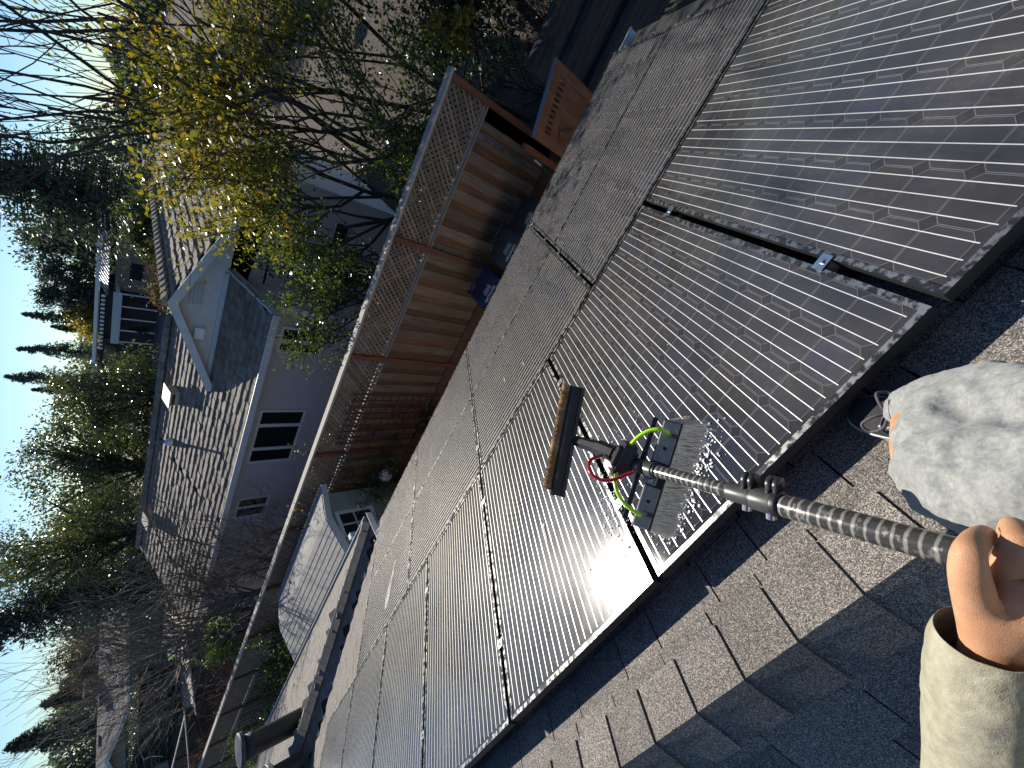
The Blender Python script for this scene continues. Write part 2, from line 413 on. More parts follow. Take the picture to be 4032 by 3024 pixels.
def okM(s, t):
    y = RP(0, t, OF).y
    return s < (-6.5 if t < 1.7 else -5.45) and s > CX - (EY - y) + .05 and t > .3
tabs(RP(0, 0, OF), X_, T_, N_, -8.5, -5.4, .298, 3.7, okM, .2, .33)
def okH(s, t):
    y = CY - (EY - RY) + t * cA
    return s < CX - (CY - y) - .02 and y > .4
tabs((0, CY - (EY - RY), RZ), X_, T_, N_, -13.5, -6, .9, LE - .02, okH, .2, .33)
tag(part('shingle', stuff_tabs, M_shing, hs), None, None, None, 'stuff')
# ridge caps: folded strips lapping along the ridge
def ridge_cap(P, along, da, na, db, nb, ln=.30, hw=.138, lift=.016):
    P, along = Vector(P), Vector(along); b = MB(); vs = []
    for (f, h) in ((0, .004), (1, lift)):
        c = along * ln * f
        for th in (0, .006):
            q_ = h + th
            vs += [c + da * hw + na * q_, c + da * hw * .35 + na * (q_ + .002), c + (na + nb).normalized() * (q_ + .006), c + db * hw * .35 + nb * (q_ + .002), c + db * hw + nb * q_]
    fs = []
    for i in range(4):
        fs += [(5 + i, 6 + i, 16 + i, 15 + i), (i + 1, i, 10 + i, 11 + i), (i, i + 1, 6 + i, 5 + i), (11 + i, 10 + i, 15 + i, 16 + i)]
    fs += [(0, 5, 15, 10), (4, 14, 19, 9)]
    b.add(vs, fs); return part('ridge_cap', b, M_shing, hs, M=Matrix.Translation(P))
for i in range(22):
    ridge_cap((.39 + .2035 * (i - 8) * -1 - .30 + random.uniform(-.004, .004), RY, RZ + .001), (1, 0, 0.), T_, N_, B_T, B_N)
# hip caps, stepping down the hip
hd = Vector((1, 1, -TA)).normalized(); hl = math.hypot(1, 1, TA)
e_in = (E_T - hd * E_T.dot(hd)); e_in = Vector((.62, -.62, 0)).normalized()
dE = (Vector((1, -1, -TA - TA)) * .5); dE = (E_N.cross(hd)); dE = dE if dE.x - dE.y > 0 else -dE; dE.normalize()
dH = (N_.cross(hd)); dH = dH if dH.y - dH.x > 0 else -dH; dH.normalize()
tip = Vector((CX, CY, EZ))
for i in range(21):
    ridge_cap(tip - hd * (.20 + .205 * i) - hd * .10 + Vector((0, 0, .012)), hd, dH, N_, dE, E_N, .30, .145, .02)
# gutters
def gutter(p, q_, out):
    p, q_, out = Vector(p), Vector(q_), Vector(out); u_ = Vector((0, 0, 1)); r = thing_part
    b = MB(); b.add([p - u_ * .11, q_ - u_ * .11, q_ - u_ * .11 + out * .085, p - u_ * .11 + out * .085, p + out * .11 - u_ * .03, q_ + out * .11 - u_ * .03, p + out * .11, q_ + out * .11, p + out * .098, q_ + out * .098, p + out * .098 - u_ * .02, q_ + out * .098 - u_ * .02],
          [(0, 1, 2, 3), (3, 2, 5, 4), (4, 5, 7, 6), (6, 7, 9, 8), (8, 9, 11, 10)])
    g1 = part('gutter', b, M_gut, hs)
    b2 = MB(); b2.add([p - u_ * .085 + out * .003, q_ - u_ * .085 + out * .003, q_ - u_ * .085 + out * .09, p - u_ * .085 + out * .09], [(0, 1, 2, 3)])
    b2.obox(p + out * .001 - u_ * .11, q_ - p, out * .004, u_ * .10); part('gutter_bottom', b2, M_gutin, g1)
thing_part = None
gutter((CX, CY, EZ - .01), (-14, CY, EZ - .01), (0, 1, 0)); gutter((CX, EY, EZ - .01), (CX, CY + .1, EZ - .01), (1, 0, 0)); gutter((1.36, EY, EZ - .01), (CX + .1, EY, EZ - .01), (0, 1, 0))
# ------------------------------------------------------------------ fence between the lots
M_board = mat('weathered_board', (.13, .095, .068), (.23, .165, .11), 3, rough=.85, stretch=(9, 9, .9), rnd=.28, bump=.25, bscale=8, c3=(.17, .10, .055), s3=1.1)
M_boardo = mat('orange_board', (.20, .092, .040), (.11, .055, .026), 3, rough=.8, stretch=(10, 10, .8), rnd=.3, bump=.2, bscale=8)
M_post = mat('redwood_stain', (.17, .060, .030), (.125, .045, .024), 3, rough=.75, stretch=(8, 8, 1), rnd=.1)
M_lat = mat('lattice_wood', (.24, .175, .125), (.16, .12, .088), 5, rough=.85, rnd=.32)
M_rail = mat('grey_rail', (.24, .215, .19), (.17, .15, .13), 5, rough=.85, stretch=(1, 8, 8))
M_cap = mat('fence_cap', (.46, .41, .34), (.34, .30, .25), 7, rough=.85, stretch=(1, 5, 5))
M_kick = mat('kickboard', (.16, .075, .045), (.11, .052, .033), 3, rough=.85, stretch=(1, 6, 6))
FY = 6.14
fn = thing('wooden_fence', 'long board fence with diagonal lattice top and red brown posts behind the side yard', 'fence', (-4, FY, GZ))
px_ = [.49, -1.89, -4.22, -6.77, -9.22, -11.6, -14.0, -16.4, -18.8, -21.2, -23.6, -26.0]
random.seed(5)
pm = MB(); pm.box(-.045, -.055, 0, .045, .035, 2.56); pmesh = pm.mesh('post', M_post)
for x in px_: part('post', pmesh, None, fn, M=Matrix.Translation((x, FY - .02, GZ)))
nlat = [0]; latstuff = MB(); nb = 0
for i in range(len(px_) - 1):
    x1, x0 = px_[i] - .045, px_[i + 1] + .045
    b = MB(); b.box(px_[i + 1], FY - .07, -1.885, px_[i] + (.09 if i == 0 else 0), FY + .07, -1.848); part('cap_rail', b, M_cap, fn)
    b = MB(); b.box(x0, FY - .045, -2.615, x1, FY + .03, -2.575); b.box(x0, FY - .02, -2.575, x1, FY + .03, -2.535); part('middle_rail', b, M_rail, fn)
    b = MB(); b.box(x0, FY - .025, -1.925, x1, FY + .02, -1.885); part('top_rail', b, M_rail, fn)
    b = MB(); b.box(x0, FY - .03, GZ, x1, FY - .004, GZ + .27); b.box(x0, FY - .045, GZ + .27, x1, FY + .0, GZ + .305); part('kickboard', b, M_kick, fn)
    zt, zb = -1.925, -2.535; H = zt - zb
    for layer, sg in ((0, 1), (1, -1)):
        c = x0 - H
        while c < x1:
            # line x = c + k (sg=+1: rises to the right)
            pts = []
            for k in (0, H): pts.append((c + k, zb + k if sg > 0 else zt - k))
            (xa, za), (xb, zb_) = pts
            if xa < x0: za += (x0 - xa) * sg; xa = x0
            if xb > x1: zb_ -= (xb - x1) * sg; xb = x1
            if xb - xa > .03:
                y = FY - .012 + .010 * layer
                tgt = MB() if nlat[0] < 300 else latstuff
                j = random.uniform(-.006, .006)
                p0, p1 = Vector((xa + j, y, za)), Vector((xb + j, y, zb_)); d = (p1 - p0).normalized(); n = Vector((-d.z, 0, d.x))
                tgt.obox(p0 - n * .019, p1 - p0, Vector((0, .008, 0)), n * .038)
                if nlat[0] < 300: part('lattice_slat', tgt, M_lat, fn); nlat[0] += 1
            c += .100
    x = x1
    while x > x0 + .02:
        wf = min(.185 + random.uniform(-.01, .01), x - x0)
        if nb < 300:
            b = MB(); b.box(x - wf, FY, GZ + .02, x - .004, FY + .018, -2.6 + random.uniform(0, .01)); part('board', b, M_board, fn)
        x -= wf
        wb = min(.128 + random.uniform(-.01, .01), x - x0)
        if wb > .01:
            b = MB(); b.box(x - wb - .02, FY + .02, GZ + .02, x + .02, FY + .036, -2.6); part('back_board', b, M_boardo, fn)
        x -= wb; nb += 2
tag(part('lattice_slat', latstuff, M_lat, fn), None, None, None, 'stuff')
b = MB(); b.box(.02, FY - .04, -3.65, .075, FY - .01, -2.62); part('metal_strap', b, mat('galvanised', (.22, .25, .28), (.12, .14, .16), 14, rough=.45, metal=.7), fn)
b = MB(); b.box(.14, FY + .0, GZ, .44, FY + .02, -2.6); part('board', b, M_board, fn)

# ------------------------------------------------------------------ wheeled bins
M_text = mat('white_print', (.72, .74, .78), rough=.6)
def text(body, size, M, parent, m, name='lid_print', ext=.0008):
    c = bpy.data.curves.new(name, 'FONT'); c.body = body; c.size = size; c.align_x = 'CENTER'; c.align_y = 'CENTER'; c.extrude = ext
    c.materials.append(m)
    o = bpy.data.objects.new('tmp', c); col.objects.link(o)
    me = bpy.data.meshes.new_from_object(o.evaluated_get(bpy.context.evaluated_depsgraph_get())); me.name = name
    bpy.data.objects.remove(o); return link(name, me, parent, M)
def bin_(x, y, label, m, big, rz=0.):
    M = Matrix.Translation((x, y, GZ)) @ Matrix.Rotation(rz, 4, 'Z')
    r = thing('wheeled_bin', label, 'wheeled bin', M=M, group='wheeled bins standing along the fence')
    b = MB(); w0, w1, d0, d1 = .23, .285, .26, .34
    b.add([(-w0, -d0, .06), (w0, -d0, .06), (w0, d0 - .1, .06), (-w0, d0 - .1, .06), (-w1, -d1, .98), (w1, -d1, .98), (w1, d1 - .06, .98), (-w1, d1 - .06, .98)], [(0, 3, 2, 1), (4, 5, 6, 7), (0, 1, 5, 4), (1, 2, 6, 5), (2, 3, 7, 6), (3, 0, 4, 7)]); part('body', b, m, r, M=M)
    b = MB(); n = 8; vs = []; fs = []
    for i in range(n + 1):
        f = i / n; yy = -d1 - .03 + f * (2 * d1 - .03); zz = 1.0 + .075 * math.sin(math.pi * min(1, f * .75 + .1)); ww = w1 + .02 - .05 * max(0, .25 - f)
        vs += [(-ww, yy, .975), (-ww, yy, zz - .02), (-ww + .04, yy, zz), (ww - .04, yy, zz), (ww, yy, zz - .02), (ww, yy, .975)]
    for i in range(n):
        for k in range(5): fs.append((i * 6 + k, i * 6 + k + 1, i * 6 + k + 7, i * 6 + k + 6))
    fs += [tuple(range(6)), tuple(reversed(range(n * 6, n * 6 + 6)))]
    b.add(vs, fs); lid = part('lid', b, m, r, M=M)
    b = MB(); b.tube([(-.26, d1 + .02, 1.03), (.26, d1 + .02, 1.03)], .016, 8); b.box(-.29, d1 - .07, .99, -.245, d1 + .045, 1.06); b.box(.245, d1 - .07, .99, .29, d1 + .045, 1.06); b.box(-.03, d1 - .07, .99, .03, d1 + .01, 1.05); part('handle', b, m, r, M=M)
    for sx in (-.24, .24):
        b = MB(); b.lathe((sx - .025, d0 - .06, .1), (1, 0, 0), [(.1, 0), (.1, .05)], 14); part('wheel', b, M_blackrub, r, M=M)
    tm = M @ Matrix.Translation((.02, -.03, 1.0775)) @ Matrix.Rotation(R(3), 4, 'X')
    for k, s_ in enumerate(('Mission Trail', 'Waste Systems', '650-473-1400')):
        text(s_, .034, tm @ Matrix.Translation((0, -.04 - .036 * k, .0)), lid, M_text)
    text(big, .062, M @ Matrix.Translation((0, -.22, 1.068)) @ Matrix.Rotation(R(14), 4, 'X'), lid, M_text)
    return r
bin_(-.66, 5.16, 'black wheeled bin with GARBAGE printed on its lid', mat('bin_black', (.014, .014, .015), (.02, .02, .02), 5, rough=.5), 'GARBAGE', R(4))
bin_(-1.24, 5.30, 'dark grey wheeled bin with ORGANICS printed on its lid', mat('bin_grey', (.04, .046, .042), (.03, .034, .032), 5, rough=.5), 'ORGANICS', R(-2))
bin_(-2.02, 5.30, 'dark blue wheeled bin nearest the trellis', mat('bin_blue', (.018, .024, .075), (.012, .016, .05), 5, rough=.5), 'RECYCLING', R(-1))

# ------------------------------------------------------------------ gate and things at the right end
M_gate = mat('gate_redwood', (.22, .085, .038), (.15, .056, .026), 3, rough=.7, stretch=(3, 3, 1.2), rnd=.18)
GM = frame((.33, 4.84, GZ), Vector((.9, .25, 0)).normalized(), Vector((-.25, .9, 0)).normalized(), (0, 0, 1))
gt = thing('garden_gate', 'reddish wooden gate with a row of small square holes and a diagonal brace', 'gate', M=GM)
gw = .95
def gp(name, x0, z0, x1, z1, y0=0, y1=.035, m=None):
    b = MB(); b.box(x0, y0, z0, x1, y1, z1); return part(name, b, m or M_gate, gt, M=GM)
gp('stile', 0, .2, .13, 1.83); gp('stile', gw - .13, .2, gw, 1.83); gp('top_rail', .13, 1.68, gw - .13, 1.83); gp('middle_rail', .13, 1.46, gw - .13, 1.57); gp('bottom_rail', .13, .2, gw - .13, .33)
for k in range(10): gp('baluster', .155 + k * .069, 1.57, .19 + k * .069, 1.68, .005, .03)
for k in range(5): gp('panel_board', .13 + k * .138, .33, .13 + k * .138 + .135, 1.46, .012, .028)
b = MB(); b.beam((.2, -.004, 1.40), (.78, -.004, .40), .10, .03, (0, 1, 0)); part('brace', b, M_gate, gt, M=GM)
b = MB(); b.box(-.005, -.006, 1.83, gw + .005, .045, 1.845); part('metal_cap', b, mat('blue_grey_metal', (.20, .23, .28), rough=.4, metal=.5), gt, M=GM)
b = MB(); b.box(.17, 5.35, GZ, .26, 5.44, -2.95); solo('gate_post', b, M_gate, 'orange brown gate post between the corner of the fence and the gate', 'post')
tl = thing('garden_tool', 'green pole with a white grip leaning beside the gate post', 'tool', (-.05, 5.6, GZ))
b = MB(); b.tube([(0.161, 5.75, -3.553), (0.1415, 5.72, -3.703)], .016, 8); part('grip', b, M_white, tl)
b = MB(); b.tube([(0.1415, 5.72, -3.703), (-.02, 5.45, GZ)], .010, 8); part('pole', b, mat('green_plastic', (.02, .16, .07), rough=.4), tl)
M_timb = mat('dark_timber', (.07, .062, .055), (.035, .03, .027), 3, rough=.9, stretch=(1, 6, 6), rnd=.2, bump=.3, bscale=9)
rw = thing('retaining_wall', 'dark stepped timber wall in the shade right of the gate', 'retaining wall', (2.5, 5.6, GZ))
for y, z in ((5.95, -3.02), (5.75, -3.42), (5.45, -3.85)):
    b = MB(); b.box(1.15, y, z, 7.5, y + .14, z + .12); part('timber', b, M_timb, rw)
    b = MB(); b.box(1.15, y + .03, z - .5, 7.5, y + .08, z); part('plank', b, M_timb, rw)

# ------------------------------------------------------------------ trellis, string lights, chime, globe
M_trel = mat('trellis_brown', (.11, .045, .026), (.08, .034, .02), 5, rough=.75, rnd=.15)
tr = thing('trellis', 'brown square grid trellis standing against the lattice fence', 'trellis', (-5.7, 6.03, GZ))
for k in range(9):
    x = -5.06 - k * .168; b = MB(); b.box(x - .014, 6.025, -4.25, x + .014, 6.045, -2.18); part('upright_slat', b, M_trel, tr)
for k in range(11):
    z = -2.32 - k * .178; b = MB(); b.box(-6.44, 6.01, z - .012, -5.03, 6.023, z + .012); part('cross_slat', b, M_trel, tr)
sg = thing('string_lights', 'string of small clear bulbs hung along the middle rail of the fence', 'string lights', (-6, 6.05, -2.5))
b = MB(); pts = []; bm_ = MB(); bm_.lathe((0, 0, 0), (0, 0, -1), [(.006, 0), (.016, .012), (.018, .026), (.010, .042)], 8); bme = bm_.mesh('bulb', mat('bulb_glass', (.85, .84, .8), rough=.12, spec=.8), True)
xs = np.arange(-4.32, -8.9, -.155)
for i, x in enumerate(xs):
    z = -2.50 - .03 * abs(math.sin(i * math.pi / 5)) ; pts.append((x, 6.06, z)); part('bulb', bme, None, sg, M=Matrix.Translation((x, 6.055, z)))
b.tube(pts, .004, 5); part('wire', b, M_black, sg)
wc = thing('wind_chime', 'wind chime of thin silver tubes hanging before the trellis', 'wind chime', (-6.05, 5.9, -2.6))
b = MB(); b.tube([(-6.05, 5.9, -2.5), (-6.05, 5.9, -2.86)], .003, 5); part('cord', b, M_black, wc)
b = MB(); b.lathe((-6.05, 5.9, -2.90), (0, 0, 1), [(.055, 0), (.06, .02), (.03, .05), (.005, .06)], 14); part('top_disc', b, M_black, wc)
for k in range(5):
    a = k * 1.2566; b = MB(); x, y = -6.05 + .042 * math.cos(a), 5.9 + .042 * math.sin(a); b.tube([(x, y, -2.93), (x, y, -3.24 - .03 * k)], .007, 6); part('tube', b, M_steel, wc)
gl = thing('globe_lantern', 'round white speckled globe lantern among the shrubs by the fence', 'globe lantern', (-7.0, 5.5, -3.4))
m, nt, p = newmat('mosaic_white'); nb_ = NB(nt); v = nb_.coord('World'); vo = nb_.n('ShaderNodeTexVoronoi', i_Scale=26.); nb_.l(v, vo.inputs['Vector'])
rg = nb_.math('LESS_THAN', nb_.math('ABSOLUTE', nb_.math('SUBTRACT', vo.outputs['Distance'], .34)), .07); sp = nb_.ramp(nb_.noise(v, 40, 4), .52, .66)
nb_.l(nb_.mix(nb_.math('MAXIMUM', nb_.math('MULTIPLY', rg, nb_.ramp(nb_.noise(v, 6, 2), .4, .5)), nb_.math('MULTIPLY', sp, .8)), (.52, .50, .52), (.08, .075, .085)), p.inputs['Base Color'])
b = MB(); b.lathe((-7.0, 5.5, -3.36), (.35, -.2, .9), [(max(.002, .142 * math.sin(math.pi * k / 14)), -.142 * math.cos(math.pi * k / 14)) for k in range(15)], 24); part('globe', b, m, gl, True)
b = MB(); b.lathe(Vector((-7.0, 5.5, -3.36)) + Vector((.35, -.2, .9)).normalized() * .135, (.35, -.2, .9), [(.026, 0), (.026, .012)], 12); part('opening', b, M_black, gl)
b = MB(); b.tube([(-7.0, 5.5, -3.5), (-7.0, 5.5, GZ)], .012, 6); part('stake', b, M_black, gl)

# ------------------------------------------------------------------ garden shed
M_shedw = mat('shed_siding', (.27, .30, .28), (.24, .27, .255), 4, rough=.8)
M_shedr = mat('shed_roofing', (.30, .29, .27), (.20, .195, .185), 9, rough=.9, bump=.3, bscale=60, bdist=.003, rnd=.1)
M_trim = mat('pale_trim', (.50, .54, .55), (.44, .48, .49), 5, rough=.6)
M_cream = mat('cream_trim', (.58, .55, .44), (.5, .47, .38), 4, rough=.7)
sx = -7.48; sd = thing('garden_shed', 'small grey green garden shed with pale trimmed window and low gable roof', 'shed', (-9.2, 5.0, GZ))
zr, ze, yn, yf, yr, xl = -2.0, -2.135, 4.14, 5.86, 5.0, -11.6
b = MB(); b.box(xl + .15, 4.3, GZ, sx - .12, 5.7, ze - .05); b.prism([(sx - .12, 4.3, ze - .05), (sx - .12, 5.7, ze - .05), (sx - .12, yr, zr - .04)], (-3.6, 0, 0)); part('wall', b, M_shedw, sd)
def slab(y0, z0, y1, z1, name):
    n = 6
    for k in range(n):
        f0, f1 = k / n, (k + 1) / n; ya, yb_ = y0 + (y1 - y0) * f0, y0 + (y1 - y0) * f1; za, zb2 = z0 + (z1 - z0) * f0, z0 + (z1 - z0) * f1
        b = MB(); b.add([(sx, ya, za), (xl, ya, za), (xl, yb_, zb2 + .008), (sx, yb_, zb2 + .008), (sx, ya, za - .02), (xl, ya, za - .02), (xl, yb_, zb2 - .02), (sx, yb_, zb2 - .02)], [(0, 1, 2, 3), (7, 6, 5, 4), (0, 4, 5, 1), (1, 5, 6, 2), (2, 6, 7, 3), (3, 7, 4, 0)]); part(name, b, M_shedr, sd)
slab(yr, zr, yn, ze, 'roof_strip'); slab(yr, zr, yf, ze, 'roof_strip')
for (ya, za, yb_, zb2) in ((yr, zr, yn, ze), (yr, zr, yf, ze)):
    b = MB(); b.add([(sx, ya, za - .01), (sx, yb_, zb2 - .01), (sx, yb_, zb2 - .13), (sx, ya, za - .13), (sx + .025, ya, za - .01), (sx + .025, yb_, zb2 - .01), (sx + .025, yb_, zb2 - .13), (sx + .025, ya, za - .13)], [(3, 2, 1, 0), (4, 5, 6, 7), (0, 1, 5, 4), (1, 2, 6, 5), (2, 3, 7, 6), (3, 0, 4, 7)]); part('fascia', b, M_trim, sd)
b = MB(); b.box(xl, yn - .02, ze - .12, sx, yn, ze - .012); part('fascia', b, M_cream, sd)
for k in range(7):
    b = MB(); b.box(xl + .15, 4.285, GZ + .3 * k, sx - .12, 4.3, GZ + .3 * k + .293); part('siding_board', b, M_cream if k > 5 else M_shedw, sd)
wx = sx - .118; wn_ = MB(); y0, y1, z0, z1 = 4.55, 5.10, -3.02, -2.33
for a, b_, c, d in ((y0 - .07, z1, y1 + .07, z1 + .08), (y0 - .07, z0 - .08, y1 + .07, z0), (y0 - .07, z0, y0, z1), (y1, z0, y1 + .07, z1)): wn_.box(wx, a, b_, wx + .035, c, d)
wf = part('window', wn_, M_trim, sd)
b = MB(); b.box(wx, y0, z0, wx + .008, y1, z1); part('pane', b, M_greenwin, wf)
b = MB(); b.box(wx, (y0 + y1) / 2 - .015, z0, wx + .028, (y0 + y1) / 2 + .015, z1); b.box(wx, y0, -2.66, wx + .026, y1, -2.63); part('muntin', b, M_trim, wf)
bb = thing('bird_box', 'small light blue box with dark dots at the gutter of the wing roof', 'box', (-6.897, 4.072, -2.2))
bo = Vector((-6.897, 4.072, -2.2)); b = MB(); b.obox(bo, (-.10, 0, 0), (0, .10, 0), (0, 0, .14)); part('body', b, mat('pale_blue', (.40, .58, .66), (.34, .52, .6), 9, rough=.6), bb)
for k in range(4):
    b = MB(); b.lathe(bo + Vector((.0, .02 + .045 * (k % 2), .03 + .06 * (k // 2))), (1, 0, 0), [(.011, -.002), (.011, .003)], 10); part('hole', b, M_black, bb)

# ------------------------------------------------------------------ pipes on the wing roof
pb = Vector((-8.298, 2.057, -1.016))
vp = thing('vent_pipe', 'thick black vent pipe with a flat cap on the wing roof', 'vent pipe', pb)
b = MB(); b.lathe(pb - Vector((0, 0, .2)), (0, 0, 1), [(.155, 0), (.15, .55), (.15, .80), (.165, .81), (.165, .85), (.158, .86), (.158, .93)], 28); part('pipe', b, mat('black_paint', (.028, .028, .03), (.04, .04, .042), 6, rough=.5, spec=.4), vp, True)
b = MB(); b.lathe(pb + Vector((0, 0, .735)), (0, 0, 1), [(.17, 0), (.22, .015), (.22, .05), (.2, .062), (.02, .075)], 28); part('cap', b, mat('black_cap', (.035, .035, .037), (.06, .06, .06), 8, rough=.6), vp)
b = MB(); b.lathe(pb + Vector((0, 0, -.13)), N_, [(.26, 0), (.25, .02), (.17, .10), (.155, .14)], 28); part('flashing', b, M_black, vp)
p2 = Vector((-7.893, 1.442, -0.6843))
v2 = thing('roof_vent', 'shiny round metal roof vent with a black base at the picture edge', 'roof vent', p2)
b = MB(); b.lathe(p2 - Vector((0, 0, .1)), (0, 0, 1), [(.15, 0), (.15, .33)], 24); part('base', b, M_black, v2)
b = MB(); b.lathe(p2 + Vector((0, 0, .23)), (0, 0, 1), [(.19, 0), (.21, .03), (.21, .07), (.20, .075), (.21, .08), (.205, .13), (.17, .19), (.10, .23), (.01, .245)], 28); part('dome', b, mat('galvanised_dome', (.62, .63, .64), (.5, .51, .52), 20, rough=.3, metal=.8), v2, True)
# ------------------------------------------------------------------ neighbour's house beyond the fence
M_tile = mat('concrete_tile', (.27, .215, .165), (.17, .135, .105), 5, rough=.9, rnd=.28, bump=.4, bscale=26, bdist=.006)
M_tiled = mat('tile_underlay', (.03, .026, .022), rough=.95)
h1 = thing('neighbour_house', 'pale stucco house with rough brown tile roof and cross gable beyond the lattice fence', 'house', (-11, 11.5, GZ))
E1, EZ1, RY1, m1 = 9.2, -1.40, 13.2, 1 / 3.
RZ1 = EZ1 + m1 * (RY1 - E1); XL, XR = -18.6, -5.25
GX, GZ1, GYF = -6.2, .27, 11.05
GM_ = .405
b = MB()
b.box(XL + .4, 9.8, GZ, -5.42, 13.0, EZ1 + .1); b.box(-5.42, GYF, GZ, -2.6, 15, -1.55)
b.prism([(-8.6, GYF, -.82), (-2.6, GYF, -1.56), (GX, GYF, GZ1 - .06)], (0, .3, 0)); b.box(-8.6, GYF, -1.6, -2.6, GYF + .3, -.82)
b.prism([(XL + .4, 9.8, EZ1 + .1), (XL + .4, 13.0, EZ1 + .1), (XL + .4, 13.0, RZ1 - .1)], (3, 0, 0))
part('wall', b, M_stucco, h1)
b = MB(); b.add([(XL, E1, EZ1 - .03), (XR, E1, EZ1 - .03), (XR, RY1, RZ1 - .03), (XL, RY1, RZ1 - .03)], [(0, 1, 2, 3)])
b.add([(XL, RY1, RZ1 - .03), (XR, RY1, RZ1 - .03), (XR, RY1 + 4, EZ1 - .03), (XL, RY1 + 4, EZ1 - .03)], [(0, 1, 2, 3)])
b.add([(GX, 10.8, GZ1 - .02), (GX, 19, GZ1 - .02), (-1.9, 19, GZ1 - .02 - GM_ * 4.3), (-1.9, 10.8, GZ1 - .02 - GM_ * 4.3)], [(0, 3, 2, 1)])
b.add([(GX, 10.8, GZ1 - .02), (GX, 19, GZ1 - .02), (-9.6, 19, GZ1 - .02 - GM_ * 3.4), (-9.6, 10.8, GZ1 - .02 - GM_ * 3.4)], [(0, 1, 2, 3)])
rf = part('roof', b, M_tiled, h1)
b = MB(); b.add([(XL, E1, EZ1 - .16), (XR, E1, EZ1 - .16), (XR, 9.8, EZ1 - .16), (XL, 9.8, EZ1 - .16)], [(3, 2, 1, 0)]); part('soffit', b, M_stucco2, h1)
b = MB(); b.box(XL, E1 - .10, EZ1 - .15, XR + .02, E1 - .005, EZ1 - .01); part('gutter', b, M_fascia, h1)
b = MB(); b.box(XL, E1 - .112, EZ1 - .015, XR + .02, E1 - .095, EZ1 + .004); part('gutter_lip', b, M_white, h1)
n1 = [0]; ts = MB()
TF = [(0, 3, 2, 1), (4, 5, 6, 7), (0, 1, 5, 4), (1, 2, 6, 5), (2, 3, 7, 6), (3, 0, 4, 7)]
def tiles(O, u, v, n, u0, u1, v0, v1, ok, ex=.235, tw=.34, th=.045, cap=230):
    O, u, v, n = Vector(O), Vector(u).normalized(), Vector(v).normalized(), Vector(n).normalized(); t = v0; row = 0
    while t < v1:
        s = u0 + (row % 2) * tw * .5 + random.uniform(-.03, .03)
        while s < u1:
            wd = tw * random.uniform(.8, 1.15)
            if ok(s + wd / 2, t + ex / 2):
                o = O + u * s + v * t; e = ex + .05 + random.uniform(-.015, .02); l = th * random.uniform(.75, 1.3); gp_ = .014
                vs = [o, o + u * (wd - gp_), o + u * (wd - gp_) + v * e, o + v * e, o + n * .012, o + u * (wd - gp_) + n * .012, o + u * (wd - gp_) + v * e + n * l, o + v * e + n * (l + random.uniform(-.006, .006))]
                if n1[0] < cap:
                    c0 = o.copy(); b = MB(); b.add([p - c0 for p in vs], TF); part('roof_tile', b, M_tile, h1, M=Matrix.Translation(c0)); n1[0] += 1
                else: ts.add(vs, TF)
            s += wd
        t += ex; row += 1
rl = math.hypot(RY1 - E1, RZ1 - EZ1); rv = Vector((0, -(RY1 - E1), -(RZ1 - EZ1))); rn = Vector((0, -(RZ1 - EZ1), RY1 - E1))
def ok1(s, t):
    y = RY1 - t * (RY1 - E1) / rl; z = RZ1 - t * (RZ1 - EZ1) / rl
    return y < GYF or z > GZ1 - GM_ * abs(s - GX) + .02
random.seed(21)
tiles((0, RY1, RZ1 - .02), (1, 0, 0), rv, rn, -12.6, XR - .1, 0, rl, ok1, cap=300)
tiles((0, RY1, RZ1 - .02), (1, 0, 0), rv, rn, XL, -12.7, 0, rl, ok1, cap=300)
gv = Vector((1, 0, -GM_)); gn = Vector((GM_, 0, 1))
tiles((GX, 0, GZ1 - .01), (0, 1, 0), gv, gn, 10.85, 18.8, 0, 4.6, lambda s, t: True, cap=300)
tag(part('roof_tile', ts, M_tile, h1), None, None, None, 'stuff')
def ridge_tiles(p, q_, n_, sh=.2):
    p, q_ = Vector(p), Vector(q_); d = (q_ - p); L = d.length; d.normalize(); sd_ = d.cross(Vector((0, 0, 1))).normalized(); k = int(L / .3)
    for i in range(k):
        o = p + d * (i * L / k); b = MB(); l = L / k + .05
        vs = []
        for f, h in ((0, .05), (l, .02)):
            vs += [sd_ * -.15 + d * f + Vector((0, 0, h - .05)), d * f + Vector((0, 0, h + .04)), sd_ * .15 + d * f + Vector((0, 0, h - .05)), sd_ * .15 + d * f + Vector((0, 0, h - .09)), sd_ * -.15 + d * f + Vector((0, 0, h - .09))]
        b.add(vs, [(0, 1, 6, 5), (1, 2, 7, 6), (2, 3, 8, 7), (4, 0, 5, 9), (0, 4, 3, 2, 1), (5, 6, 7, 8, 9)])
        part('ridge_tile', b, M_tile, h1, M=Matrix.Translation(o))
ridge_tiles((XL, RY1, RZ1 + .06), (-8.0, RY1, RZ1 + .06), 0); ridge_tiles((GX, 10.85, GZ1 + .05), (GX, 18.8, GZ1 + .05), 0)
